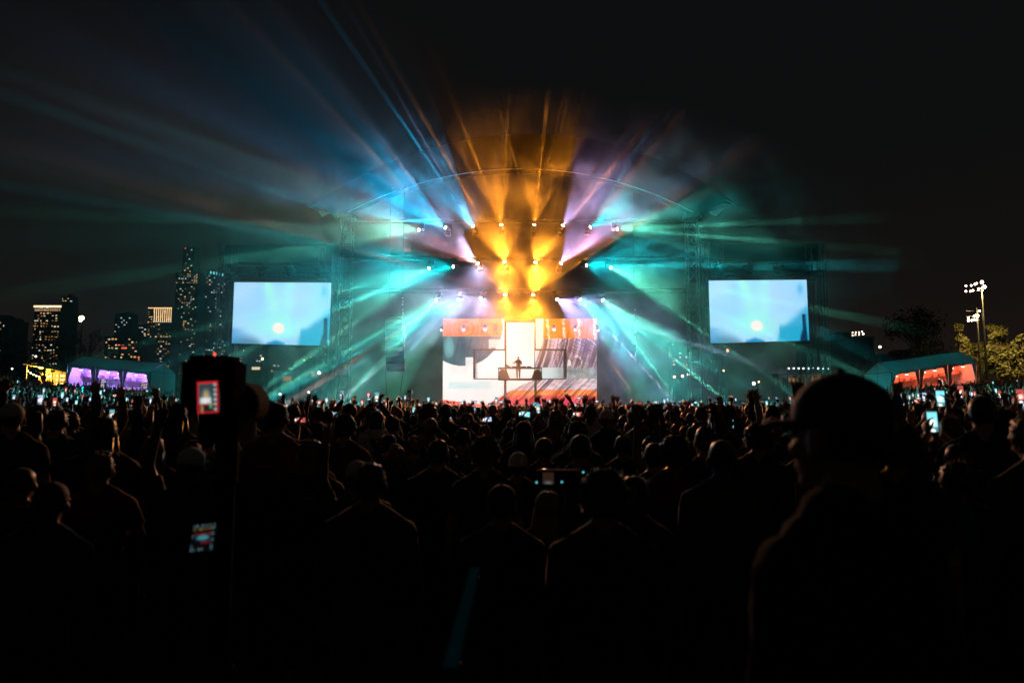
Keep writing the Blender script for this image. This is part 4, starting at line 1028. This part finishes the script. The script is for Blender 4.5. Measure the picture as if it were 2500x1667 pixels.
HW = {'short': 'short {} hair', 'curly': 'big curly {} hair', 'long': 'long {} hair', 'bun': '{} hair in a top bun', 'ponytail': '{} ponytail', 'quiff': 'swept-up {} hair', 'buzz': 'cropped {} hair', 'cap': '{} cap worn forwards', 'cap_back': '{} cap worn backwards'}
PW = {'down': 'arms down', 'chest': 'hands at chest', 'one_up': 'one arm straight up', 'one_bent': 'one hand raised', 'both_up': 'both arms up', 'peace': 'two fingers raised in a V', 'phone_high': 'holding a phone overhead', 'phone_one': 'filming one-handed overhead', 'phone_side': 'filming at shoulder height'}
def zone(x, y):
    px = 1250 + F*x/y
    for lim, s_ in ((150, 'at the far left edge'), (420, 'before the purple tent'), (560, 'beside the red-framed monitor'), (830, 'below the left video screen'), (1075, 'left of the LED wall'), (1240, 'below the left half of the LED wall'), (1460, 'below the right half of the LED wall'), (1720, 'right of the LED wall'), (1990, 'below the right video screen'), (2170, 'beside the capped man'), (2390, 'before the red tent')):
        if px < lim: return s_
    return 'at the far right edge'
def near_far(y): return 'close to camera' if y < 4.2 else 'some rows ahead' if y < 9 else 'far ahead'
PEOPLE = []; USED = {}
def person(x, y, pose, hk, hcol, cloth, skin, sc=1., rot=0., long_=False, label=None, detail=2, mirror=False, z=None, tilt=0.):
    g = gz(x, y) if z is None else z
    o = link('person', with_mat(BODY[pose], SKINS[skin])); o.location = (x, y, g); o.rotation_euler = (tilt, 0, rot); o.scale = ((-sc if mirror else sc), sc, sc)
    lb = label or f"person with {HW[hk].format(hcol)}, {cloth} {'jacket' if long_ else 'top'}, {PW[pose]}, {zone(x, y)}"
    if not label and len(lb.replace(',', '').split()) < 14: lb += ', ' + near_far(y)
    lb = ' '.join(lb.split()[:16 - lb.count('-')]).rstrip(',')
    tag(o, lb, 'person', 'concertgoers in the crowd')
    link('jacket' if long_ else 'shirt', with_mat((SHIRTL if long_ else SHIRT)[pose], CLOTH[cloth]), o)
    if detail > 1: link('trousers', with_mat(TROU, CLOTH['charcoal' if cloth != 'charcoal' else 'navy']), o)
    hm = HAIR[hk][int(abs(x)*13) % 2]
    link('cap' if 'cap' in hk else 'hair', with_mat(hm, CAPM[hcol] if 'cap' in hk else HAIRM[hcol]), o)
    if 'cap' in hk and detail > 1: link('hair', with_mat(HAIR['buzz'][0], HAIRM['brown']), o)
    if detail > 1:
        for sx in (-1, 1):
            e = link('eye', EYE, o); e.location = HC + Vector((sx*.030, .082, .000))
    PEOPLE.append((x, y)); return o
# phones: body and lit screen
def pscreen(seed):
    rr = random.Random(seed); kind = seed % 4; hue = rr.random()
    def f(u, v):
        d = math.hypot((u-.5)*1.0, (v-.55)*1.9)
        if kind == 0: c = mixc((1., .55, .25), (.10, .30, .38), sstep(.1, .55, d))
        elif kind == 1: c = mixc((1., .86, .74), (.18, .62, .70), sstep(.12, .45, d))
        elif kind == 2: c = mixc((1., .42, .30), (.35, .06, .05), sstep(.15, .55, d))
        else: c = mixc((.95, .95, 1.), (.30, .40, .62), sstep(.1, .6, d))
        if .5 < v < .72 and abs(u-.5) < .22: c = mixc(c, (1., .9, .82), .8)
        if v > .80: c = mixc(c, (.02, .02, .02), .75)
        if v > .85 and abs(u-.5) < .1: c = (1, 1, 1)
        if v < .07: c = (.02, .02, .02)
        return c
    return f
M_ps = display_mat('phone_pixels', 1.5, sample=False)
PB = MB().box((0, .0045, 0), (.076, .009, .158)).mesh('phone', M_plastic)
PSC = [pix_mesh('screen', [(-.034, -.0012, .074), (.034, -.0012, .074), (.034, -.0012, -.074), (-.034, -.0012, -.074)], 5, 11, pscreen(k), M_ps) for k in range(8)]
CAMI = MB().box((-.022, .011, .058), (.022, .006, .034)).mesh('camera_bump', M_metal)
def phone(p, land=False, k=0, label=None, group='phones held up in the crowd', sc=1., detail=True, yaw=0.):
    o = link('phone', PB); o.location = p; o.rotation_euler = (-.12, (math.pi/2 if land else 0) + random.uniform(-.08, .08), yaw); o.scale = (sc, sc, sc)
    tag(o, label, 'phone', group)
    link('screen', PSC[k % 8], o)
    if detail: link('camera_bump', CAMI, o)
    return o
hrr = random.Random(5)
SCW = ['amber', 'white', 'red', 'blue']
# people who can be told apart in the photograph: px, top of head py, head width px
NEAR = [
 (1185, 1073, 60, 'down', 'curly', 'ginger', 'charcoal', 1, 0, 0, 'person with glowing rim of curly hair in front of the LED wall'),
 (1265, 1107, 54, 'down', 'cap_back', 'white', 'black', 0, .15, 1, 'person in a white cap worn backwards, centre of the crowd'),
 (1070, 1073, 56, 'down', 'short', 'black', 'black', 0, 0, 1, 'person with round dark head left of the glowing curly-haired one'),
 (1015, 1067, 42, 'chest', 'bun', 'blond', 'grey', 1, .2, 0, 'person with fair hair in a top bun left of centre'),
 (950, 1060, 42, 'phone_side', 'short', 'brown', 'olive', 0, 0, 0, 'person with short brown hair filming between two taller heads left of centre'),
 (1418, 1060, 58, 'down', 'buzz', 'black', 'black', 1, .5, 0, 'person with cropped head turned left below the right half of the wall'),
 (1520, 1063, 45, 'down', 'short', 'brown', 'navy', 0, -.1, 1, 'person with short brown hair and a navy jacket right of the LED wall'),
 (1597, 1080, 58, 'down', 'buzz', 'brown', 'black', 1, 0, 1, 'bald-looking person with smooth rim-lit head right of the LED wall'),
 (1646, 1072, 60, 'down', 'curly', 'brown', 'red', 0, .1, 0, 'person with loose curly brown hair and red top right of the LED wall'),
 (1722, 1042, 56, 'down', 'short', 'brown', 'black', 1, -.1, 0, 'person with tousled short hair and lit ear below the right screen'),
 (1762, 1074, 72, 'down', 'buzz', 'black', 'olive', 2, .1, 1, 'person with large cropped head and olive jacket left of the capped man'),
 (1640, 1138, 56, 'down', 'ponytail', 'blond', 'grey', 1, .3, 0, 'person with fair ponytail in front of the curly brown-haired one'),
 (1472, 1158, 98, 'down', 'curly', 'brown', 'black', 0, 0, 1, 'person with large dark curly head close to camera, right of centre'),
 (1338, 1200, 66, 'down', 'long', 'blond', 'charcoal', 1, .2, 0, 'person with long fair hair close to camera at centre'),
 (1225, 1185, 80, 'down', 'cap', 'black', 'black', 0, 0, 1, 'person in a dark cap worn forwards close to camera at centre'),
 (842, 1019, 43, 'down', 'curly', 'brown', 'red', 1, 0, 0, 'person with fluffy brown hair below the inner edge of the left screen'),
 (674, 984, 55, 'down', 'short', 'black', 'red', 0, 0, 0, 'tall broad person, red light painted into the top, below the left video screen'),  # red light on the shoulders is put into the cloth colour
 (252, 1019, 56, 'down', 'long', 'brown', 'black', 1, -.4, 1, 'person with long brown hair before the purple tent'),
 (318, 1046, 38, 'down', 'buzz', 'blond', 'black', 1, -.5, 0, 'person with cropped fair head right of the long-haired one at left'),
 (30, 985, 50, 'down', 'cap', 'white', 'navy', 1, -.8, 0, 'person in a pale cap at the far left edge'),
 (78, 1046, 46, 'down', 'short', 'black', 'charcoal', 0, -.7, 0, 'person with short dark hair turned right at the far left edge'),
 (2396, 966, 60, 'chest', 'buzz', 'brown', 'charcoal', 1, .5, 0, 'person with cropped hair and lit ear below the red tent'),
 (2450, 1000, 60, 'one_up', 'short', 'black', 'navy', 1, .3, 0, 'person with bare arm raised straight up at the right edge'),
 (2290, 1010, 50, 'peace', 'short', 'brown', 'teal', 1, .2, 1, 'person raising two fingers in front of the red tent'),
 (2335, 1085, 60, 'phone_high', 'ponytail', 'brown', 'black', 1, .15, 0, 'person with brown ponytail holding a bright phone overhead at right'),
 (1880, 1022, 46, 'down', 'bun', 'ginger', 'teal', 0, 0, 0, 'person with ginger hair in a bun left of the capped man'),
 (1130, 1045, 40, 'phone_side', 'short', 'black', 'grey', 1, 0, 0, 'person in a grey top filming beside the curly-haired one'),
 (430, 985, 44, 'one_bent', 'long', 'black', 'charcoal', 1, -.2, 0, 'person with long black hair raising a hand left of the red-framed monitor'),
 (140, 1000, 44, 'one_up', 'short', 'brown', 'teal', 1, -.3, 1, 'person raising a sleeved arm at left'),
 (560, 1075, 60, 'down', 'quiff', 'brown', 'black', 0, 0, 1, 'person with swept-up brown hair below the red-framed monitor'),
 (760, 1075, 58, 'down', 'long', 'ginger', 'black', 1, 0, 1, 'person with long ginger hair and a dark jacket left of centre'),
 (905, 1130, 82, 'down', 'short', 'black', 'navy', 0, 0, 1, 'large dark-haired person in a navy jacket left of centre, close to camera'),
]
for px, py, wd, ps, hk, hc, cl_, sk, rot, lj, lb in NEAR:
    Y = .166*F/wd; top = at(px, py, Y); g = gz(top.x, Y)
    sc = min(1.13, max(.86, (top.z-g)/1.745))
    zz = None if abs((top.z-g)/1.745 - sc) < .01 else top.z - 1.745*sc
    person(top.x, Y, ps, hk, hc, cl_, sk, sc, -rot, bool(lj), lb, z=zz)
    if ps in PHONE:
        q = Matrix.Rotation(-rot, 3, 'Z') @ (PHONE[ps]*sc) + Vector((top.x, Y, (g if zz is None else zz)))
        phone(q, False, len(PEOPLE), f"upright phone with {SCW[len(PEOPLE) % 4]} screen, {zone(q.x, q.y)}, {near_far(q.y)}", yaw=-rot)
# the phones one can pick out: px, py, height px, landscape
PH = [(1143, 1070, 28, 0), (901, 1043, 18, 0), (733, 1025, 14, 1), (1098, 1022, 18, 0), (1365, 1030, 22, 0), (1786, 1035, 22, 0), (1490, 1062, 26, 0), (1543, 1031, 14, 0), (273, 1012, 28, 0), (445, 1024, 16, 1),
      (2345, 955, 32, 0), (1467, 1021, 16, 0), (1314, 996, 24, 0), (1281, 1011, 15, 1), (1411, 1011, 13, 1), (1611, 1015, 16, 0), (1644, 1003, 16, 0), (1872, 984, 12, 0), (2237, 980, 12, 1), (920, 1006, 16, 0), (812, 1012, 13, 1),
      (1128, 1008, 18, 0), (780, 982, 10, 1), (1190, 1024, 12, 1), (1425, 1004, 12, 0), (1366, 1010, 16, 0), (323, 983, 16, 0), (1690, 990, 12, 0), (1750, 986, 12, 0), (1830, 984, 12, 0), (2300, 930, 14, 0), (590, 1000, 14, 1), (700, 990, 12, 0), (1010, 1000, 14, 0), (850, 990, 12, 0)]
for i, (px, py, hp, land) in enumerate(PH):
    Y = min(40, (.082 if land else .158)*F/hp)
    q = at(px, py, Y); g = gz(q.x, Y); hz = q.z - g
    ps = 'phone_side' if hz < 1.68 else ('phone_one' if i % 2 else 'phone_high')
    sc = hz/PHONE[ps].z; sc2 = min(1.14, max(.88, sc))
    z0 = q.z - PHONE[ps].z*sc2
    mir = i % 3 == 0
    off = PHONE[ps]*sc2; off.x *= -1 if mir else 1
    hk = HK[hrr.randrange(7)]; hc = hrr.choice(['black', 'brown', 'blond', 'ginger'])
    phone(q, bool(land), i, f"{'sideways' if land else 'upright'} phone with {SCW[i % 4]} screen, {zone(q.x, Y)}, {near_far(Y)}")
    if Y < 20 and abs(q.x-off.x) > -1: person(q.x-off.x, Y-off.y, ps, hk, hc, hrr.choice(list(CLOTH)), hrr.randrange(4), sc2, 0, False, None, 2 if Y < 9 else 1, mir, z=z0 if abs(z0-g) > .03 else None)

# big capped man close by on the right, and his own build
def capman():
    Y = 1.55; top = at(2052, 896, Y); sc = 1.10
    o = link('person', with_mat(remesh(body_mb('down'), .0075, 9000, 2, 'person'), M_skin)); z0 = top.z - 1.765*sc
    o.location = (top.x, Y, z0); o.scale = (sc*1.06, sc, sc); o.rotation_euler = (0, 0, .55)
    tag(o, 'big dark silhouette of a man in a cap and jacket close by on the right', 'person', 'concertgoers in the crowd')
    sm = shirt_mb('down', True, .03)
    for j in range(9):                                  # folds
        a = j*.7; sm.tube([(.17*math.cos(a), -.10-.03*math.sin(j), 1.0+.05*j), (.05*math.cos(a+1), -.13, 1.08+.045*j), (-.15*math.cos(a), -.11, 1.02+.05*j)], [.008, .013, .006], 6)
    for sx in (-1, 1): sm.tube([(sx*.06, -.085, 1.47), (sx*.12, -.08, 1.455), (sx*.19, -.05, 1.44)], [.02, .026, .014], 7)
    link('jacket', with_mat(folds(remesh(sm, .011, 6000, 2, 'jacket'), .016, 9), mat('dull_jacket', (.008, .008, .009), .95, 9, .25, spec=.08)), o)
    link('trousers', with_mat(TROU, CLOTH['black']), o)
    link('cap', with_mat(HAIR['cap'][0], CAPM['black']), o); link('hair', with_mat(HAIR['buzz'][1], HAIRM['black']), o)
    for sx in (-1, 1):
        e = link('eye', EYE, o); e.location = HC + Vector((sx*.030, .082, 0))
    PEOPLE.append((top.x, Y)); PEOPLE.append((top.x+.3, Y))
capman()

# fill the rows between
lim = 300
cells = []
y = 3.0
while y < 22:
    st_ = .56 if y < 7 else .66
    wx = .80*y + .5; nx = int(2*wx/st_)
    for i in range(nx+1):
        cells.append((-wx + 2*wx*i/max(1, nx) + hrr.uniform(-.3, .3), y + hrr.uniform(-.28, .28)))
    y += .62 if y < 7 else .74
RIG = (-.93, 2.3)
cnt = {}
for x, y in cells:
    if len(PEOPLE) >= lim: break
    if any((x-a)**2 + (y-b)**2 < .40**2 for a, b in PEOPLE): continue
    if (x-RIG[0])**2 + (y-RIG[1])**2 < .5**2: continue
    if abs(x+.10) < .28 and y < 2.6: continue
    if y < 2.9 and 380 < 1250+F*x/y < 620: continue
    if y < 1.9 and .45 < x < 1.2: continue
    # keep sight of the people picked out above: not in front of them and taller in the picture
    px = 1250 + F*x/y
    hit = False
    sc = hrr.uniform(.86, 1.07)
    for (npx, npy, wd, *_r) in NEAR:
        Yn = .166*F/wd
        if y < Yn - .1 and abs(npx-px) < .5*(wd + .2*F/y) and at(px, 0, y).z is not None:
            topz = CH + (990-npy-wd*1.25)*y/F
            if gz(x, y) + 1.745*sc > topz: hit = True
    if hit:
        sc2 = None
        if hrr.random() < .55: continue
        sc = .86
    pz = hrr.random()
    ps = 'down' if pz < .48 or y < 4 else 'chest' if pz < .62 else 'one_up' if pz < .78 else 'one_bent' if pz < .90 else 'both_up' if pz < .93 else 'phone_one' if pz < .97 else 'phone_high'
    if y < 10 and abs(px-1269) < 330: ps = 'down' if pz < .8 else 'chest'
    hk = hrr.choice(['short', 'curly', 'long', 'bun', 'ponytail', 'quiff', 'cap', 'cap_back', 'short', 'curly', 'long', 'quiff', 'short', 'curly', 'buzz']); hc = hrr.choice(['white', 'black', 'navy']) if 'cap' in hk else hrr.choice(['black', 'black', 'brown', 'brown', 'blond', 'ginger'])
    cl_ = hrr.choice(['black', 'black', 'charcoal', 'navy', 'red', 'olive', 'teal'] + (['white', 'grey'] if y > 6 else []))
    mir = hrr.random() < .5; rot = hrr.gauss(0, .22) - x/max(y, 3)*.5
    o = person(x, y, ps, hk, hc, cl_, hrr.randrange(4), sc, rot, hrr.random() < .45, None, 2 if y < 9 else 1, mir)
    if ps not in PHONE: o.rotation_euler = (hrr.gauss(-.02, .04), hrr.gauss(0, .045), rot)
    if ps in PHONE:
        off = PHONE[ps]*sc; off.x *= -1 if mir else 1
        q = Matrix.Rotation(rot, 3, 'Z') @ off + Vector((x, y, gz(x, y)))
        k = hrr.randrange(8)
        phone(q, False, k, f"upright phone with {SCW[k % 4]} screen, {zone(q.x, q.y)}, {near_far(q.y)}", yaw=rot)

# ------------------------------------------------------------------ the crowd beyond
def crowd():
    rr = random.Random(77); protos = []
    for ps in ('down', 'down', 'chest', 'one_up', 'one_bent', 'both_up', 'phone_one'):
        for wide in (1., 1.12):
            mb = MB(); c = HC
            mb.ball(c+Vector((0, 0, .0)), (.086*wide, .10, .122), 8, 6); mb.loft([(0, 0, .80, .17*wide, .12), (0, 0, 1.1, .16*wide, .115), (0, 0, 1.34, .205*wide, .125), (0, 0, 1.45, .15, .09), (0, 0, 1.53, .055, .055)], 8)
            for sx in (-1, 1): mb.tube([(sx*.09, 0, .85), (sx*.10, 0, .05)], [.09, .06], 5)
            nb = len(mb.f)
            for s_, e, w_, h, sx in arms(ps):
                d = (w_-e).normalized(); mb.tube([s_, e, w_], [.06, .046, .034], 5)
                if h != 'n':
                    for q in (-.32, -.1, .1, .32): mb.tube([w_+Vector((q*.08, 0, 0)), w_+d*.10+Vector((q*.13, 0, 0)), w_+d*(.175-.12*abs(q))+Vector((q*.17, .02, 0))], [.014, .013, .008], 4)
            V = np.array([tuple(v) for v in mb.v]); Fc = [(f, 1 if i < 48 else (0 if i < nb else 1)) for i, f in enumerate(mb.f)]
            protos.append((V, Fc))
    VS = []; FS = []; MI = []; b = 0
    y = 13.
    pts = []
    while y < 74:
        st_ = .72 if y < 30 else .85
        wx = .79*y + 1; nx = int(2*wx/st_)
        for i in range(nx+1):
            x = -wx + 2*wx*i/nx + rr.uniform(-.38, .38); yy = y + rr.uniform(-.4, .4)
            if abs(x) < 27 and yy > 47.5: continue
            if abs(x) < 34 and yy > 58: continue
            if x < -40 and yy > 76: continue
            pts.append((x, yy))
        y += .8 if y < 30 else 1.0
    PP = np.array(PEOPLE)
    n = 0
    for x, yy in pts:
        if yy < 24 and ((PP[:, 0]-x)**2 + (PP[:, 1]-yy)**2).min() < .2: continue
        if rr.random() < .10: continue
        r_ = rr.random()
        k = 0 if r_ < .30 else 1 if r_ < .48 else 2 if r_ < .60 else 3 if r_ < .72 else 4 if r_ < .82 else 5 if r_ < .90 else 6
        V, Fc = protos[k*2 + (rr.random() < .5)]
        a = rr.gauss(0, .25) - x/60; s_ = rr.uniform(.90, 1.08); ca, sa = math.cos(a)*s_, math.sin(a)*s_
        mx = rr.choice((-1, 1))
        X = V[:, 0]*mx; W_ = np.stack([X*ca - V[:, 1]*sa + x, X*sa + V[:, 1]*ca + yy, V[:, 2]*s_ + gz(x, yy)], 1)
        lx, ly = rr.gauss(0, .05), rr.gauss(.02, .05); W_[:, 0] += lx*V[:, 2]; W_[:, 1] += ly*V[:, 2]
        VS.append(W_); sk = rr.randrange(3); cl = 3 + rr.randrange(4)
        for f, t in Fc: FS.append([i+b for i in f]); MI.append(sk if t else cl)
        b += len(V); n += 1
    me = bpy.data.meshes.new('crowd'); me.from_pydata(np.concatenate(VS).tolist(), [], FS)
    for m_ in (SKINS[0], SKINS[1], HAIRM['black'], CLOTH['black'], CLOTH['charcoal'], CLOTH['grey'], CLOTH['navy']): me.materials.append(m_)
    me.polygons.foreach_set('material_index', MI); me.polygons.foreach_set('use_smooth', [True]*len(MI)); me.update()
    tag(link('crowd', me), 'dense dark crowd filling the field up to the stage', 'crowd', kind='stuff')
    for i in range(150):                                  # small lit phones far back
        y = rr.uniform(18, 46); x = rr.uniform(-.72, .72)*y
        if abs(x) > 20: y = rr.uniform(18, 66); x = rr.choice((-1, 1))*rr.uniform(.45, .74)*y
        k = rr.randrange(8); land = rr.random() < .25
        phone(Vector((x, y, gz(x, y)+rr.uniform(1.80, 2.2))), land, k, f"tiny {'sideways' if land else 'upright'} phone with {SCW[k % 4]} screen far back, {zone(x, y)}", sc=rr.uniform(1., 1.35), detail=False)
crowd()

# ------------------------------------------------------------------ camera rig at left, gimbal camera, rail
M_rub = mat('matte_rubber', (.004, .004, .004), .95, 10, .2, spec=.05)
def rig():
    Y = 2.3; s_ = Y/F
    c = at(508, 930, Y); g = gz(c.x, Y)
    t = thing('video_camera', 'big black video camera on a tripod with a red-framed monitor', 'camera', (c.x, Y, g))
    b0, b1 = at(450, 868, Y+.1), at(572, 1012, Y+.1)
    def rbox(c_, sz, name, m, par, bev=.02):
        bm = bmesh.new(); bmesh.ops.create_cube(bm, size=1)
        for v in bm.verts: v.co = Vector((v.co.x*sz[0], v.co.y*sz[1], v.co.z*sz[2]))
        bmesh.ops.bevel(bm, geom=bm.edges[:], offset=bev, segments=3, affect='EDGES')
        me = bpy.data.meshes.new(name); bm.to_mesh(me); bm.free(); me.materials.append(m)
        o = link(name, me, par); o.location = Vector(c_) - Vector(t.location); return o
    cc = (b0+b1)/2
    rbox((cc.x, Y+.14, cc.z), (b1.x-b0.x, .16, b0.z-b1.z), 'camera_body', M_rub, t, .025)
    q0, q1 = at(542, 872, Y+.02), at(573, 945, Y+.02)
    rbox(((q0.x+q1.x)/2, Y+.05, (q0.z+q1.z)/2), (q1.x-q0.x, .10, q0.z-q1.z), 'handle_block', M_rub, t, .012)
    d0 = at(585, 985, Y+.25)
    o = MB().tube([(d0.x-.03, Y+.42, d0.z), (d0.x-.03, Y+.18, d0.z)], [.082, .082], 20).build('matte_box', mat('matte_rubber', (.004, .004, .004), .95, 10, .2, spec=.05), t, True)
    m0, m1 = at(481, 931, Y-.02), at(528, 1008, Y-.02)
    mc = (m0+m1)/2; rb = rbox((mc.x, Y+.0, mc.z), (m1.x-m0.x, .02, m0.z-m1.z), 'monitor', M_plastic, t, .004)
    rb.rotation_euler = (0, math.radians(-3.5), 0)
    W_, H_ = (m1.x-m0.x)/2, (m0.z-m1.z)/2
    def mon(u, v):
        if u < .07 or u > .93 or v < .05 or v > .955: return (.85, .02, .03)
        if u > .80: return (.62, .70, .70) if int(v*13) % 2 and abs(u-.87) < .05 else (.02, .03, .03)
        d = math.hypot((u-.42)*1.3, (v-.50)*1.2)
        c = mixc((.32, .30, .24), (.03, .07, .08), sstep(.05, .42, d))
        if abs(u-.42) < .16 and v < .52: c = mixc(c, (.85, .55, .15), .6*(1-abs(u-.42)/.16)*sstep(.18, .45, v))
        if abs(u-.40) < .26 and .52 < v < .69: c = mixc((.62, .82, .84), (1, .95, .9), math.exp(-((u-.38)/.12)**2))
        if .69 <= v < .73 and u < .8: c = (.55, .05, .05)
        if v >= .73: c = (.02, .015, .015)
        if v > .76 and abs(u-.2) < .05: c = (.5, .25, .1)
        if .72 < v < .86 and .60 < u < .68: c = (.1, .5, .2)
        return c
    me = pix_mesh('monitor_screen', [(-W_, -.0115, H_), (W_, -.0115, H_), (W_, -.0115, -H_), (-W_, -.0115, -H_)], 28, 44, mon, display_mat('monitor_pixels', .8, sample=False))
    link('monitor_screen', me, rb)
    n0, n1 = at(467, 1283, Y-.12), at(517, 1352, Y-.12); nc = (n0+n1)/2
    rb2 = rbox((nc.x, Y-.10, nc.z), (n1.x-n0.x, .02, n0.z-n1.z), 'control_tablet', M_plastic, t, .004); rb2.rotation_euler = (-.5, math.radians(-7), 0)
    def tab(u, v):
        c = (.006, .006, .008)
        if .36 < v < .62 and .12 < u < .85:
            d = math.hypot((u-.5)/.34, (v-.5)/.13); c = mixc((.12, .62, .75), (.01, .03, .05), sstep(.3, 1., d+.4*nz(u*9, v*9, 2)))
        if .33 < v < .38 and .15 < u < .9 and nz(u*8, 1, 1) > -.15: c = (.6, .03, .04)
        if .66 < v < .72 and .45 < u < .85: c = (.5, .02, .05)
        for vy in (.05, .18, .93):
            if abs(v-vy) < .035 and nz(u*14, vy*40, 3) > .08: c = (.3, .55, .6) if vy != .18 else (.4, .25, .08)
        if u > .92 and int(v*9) % 2: c = (.10, .28, .32)
        if u < .07 and int(v*8) % 3 == 0: c = (.12, .25, .3)
        return c
    W2, H2 = (n1.x-n0.x)/2, (n0.z-n1.z)/2
    link('tablet_screen', pix_mesh('tablet_screen', [(-W2, -.0115, H2), (W2, -.0115, H2), (W2, -.0115, -H2), (-W2, -.0115, -H2)], 26, 40, tab, display_mat('tablet_pixels', .35, sample=False)), rb2)
    MB().tube([(cc.x+.02, Y+.22, b1.z), (cc.x+.02, Y+.22, .95)], .035, 10).build('column', M_rub, t)
    MB().box((cc.x+.02, Y+.22, b1.z-.05), (.14, .16, .10)).build('pan_head', M_rub, t)
    MB().tube([(cc.x+.06, Y+.2, b1.z-.06), (cc.x+.16, Y-.05, b1.z-.22)], .012, 8).build('pan_bar', M_rub, t)
    for a in (.5, 2.6, 4.7): MB().tube([(cc.x+.02, Y+.22, .98), (cc.x+.02+.45*math.cos(a), Y+.22+.45*math.sin(a), .02)], [.024, .016], 8).build('leg', M_metal, t)
    led = MB().ball(at(524, 857+8, Y-.0), .004, 8, 6).build('tally_light', mat('tally_red', (.5, .05, .05), .3, 5, .05, emit=(1., .1, .05), es=3., sample=False), t)
rig()
def handcam():
    Y = 3.0; c = at(1350, 1165, Y); g = gz(c.x, Y)
    t = thing('handheld_camera', 'dark camera on a hand gimbal with tiny teal indicator lights, right of centre', 'camera', c)
    a, b = at(1312, 1146, Y), at(1412, 1186, Y)
    MB().box(((a.x+b.x)/2, Y, (a.z+b.z)/2), (b.x-a.x, .05, a.z-b.z)).build('camera_body', M_rub, t)
    MB().tube([((a.x+b.x)/2-.05, Y+.025, (a.z+b.z)/2), ((a.x+b.x)/2-.05, Y+.12, (a.z+b.z)/2)], .03, 12).build('lens', M_plastic, t)
    MB().tube([((a.x+b.x)/2+.02, Y, b.z), ((a.x+b.x)/2+.02, Y-.02, b.z-.25)], .017, 10).build('grip', M_plastic, t)
    MB().tube([(a.x-.01, Y, a.z+.012), (a.x+.05, Y, a.z+.022), (b.x-.03, Y, a.z+.022), (b.x+.01, Y, a.z+.04)], .004, 6).build('gimbal_arm', M_rub, t)
    for px, py, k in ((1310, 1177, 2), (1372, 1176, 2), (1424, 1152, 2), (1446, 1152, 2)):
        MB().ball(at(px, py, Y-.03), .0035, 8, 6).build('indicator', mat('indicator_teal', (.1, .3, .3), .3, 5, .05, emit=(.15, .85, .9), es=1.2, sample=False), t)
    me = pix_mesh('screen', [at(1325, 1153, Y-.028), at(1352, 1153, Y-.028), at(1352, 1181, Y-.028), at(1325, 1181, Y-.028)], 10, 10, lambda u, v: mixc((.05, .025, .015), (.3, .35, .4), .8*math.exp(-((u-.5)/.3)**2-((v-.9)/.12)**2)), display_mat('handcam_pixels', .5, sample=False))
    for v in me.vertices: v.co = v.co - Vector(t.location)
    link('screen', me, t)
handcam()
a, b = at(1160, 1392, 2.35), at(1098, 1640, 1.45)
t = thing('handrail', 'slanted flat metal rail with teal light painted on, at the bottom centre', 'rail', ((a.x+b.x)/2, 1.9, 0))
d = (b-a).normalized(); q = d.to_track_quat('Z', 'Y').to_matrix()
mb = MB(); sd = Vector((1, 0, 0)); up = sd.cross(d).normalized(); up = up if up.z > 0 else -up
wv, tv = sd*.016, up*.010
mb.add([a-wv-tv, a+wv-tv, a+wv+tv, a-wv+tv, b-wv-tv, b+wv-tv, b+wv+tv, b-wv+tv], [[0, 1, 2, 3], [7, 6, 5, 4], [0, 4, 5, 1], [1, 5, 6, 2], [2, 6, 7, 3], [3, 7, 4, 0]])
mb.build('rail', mat('rail_painted_light', (.006, .11, .20), .9, 20, .25, spec=0.), t)  # teal light on the rail is put into its base colour
for p_ in (a.lerp(b, .05), a.lerp(b, .9)): MB().tube([p_-up*.012, (p_.x, p_.y, 0)], .018, 8).build('post', M_metal, t)
# DJ
o = person(at(1265.5, 925, 57).x, 57.0, 'dj', 'short', 'black', 'black', 0, 1.06, math.pi, False, 'DJ standing at the decks in front of the white screen', z=PZ)
o['group'] = ''; del o['group']

# tell look-alikes apart by their order from left to right
def order_labels():
    import collections
    by = collections.defaultdict(list)
    for o in C.objects:
        if o.parent is None and o.get('label') and o.get('category'): by[o['label']].append(o)
    nth = ['first', 'second', 'third', 'fourth', 'fifth', 'sixth', 'seventh', 'eighth', 'ninth', 'tenth']
    for lb, os_ in by.items():
        if len(os_) < 2: continue
        os_.sort(key=lambda o: o.location.x/max(.5, o.location.y))
        for i, o in enumerate(os_):
            sfx = (('left one', 'right one')[i] if len(os_) == 2 else ('left one', 'middle one', 'right one')[i] if len(os_) == 3 else nth[min(i, 9)] + ' from left')
            ws = lb.split(); room = 16 - len(sfx.split()) - lb.count('-')
            o['label'] = ' '.join(ws[:room]).rstrip(',') + ', ' + sfx
order_labels()
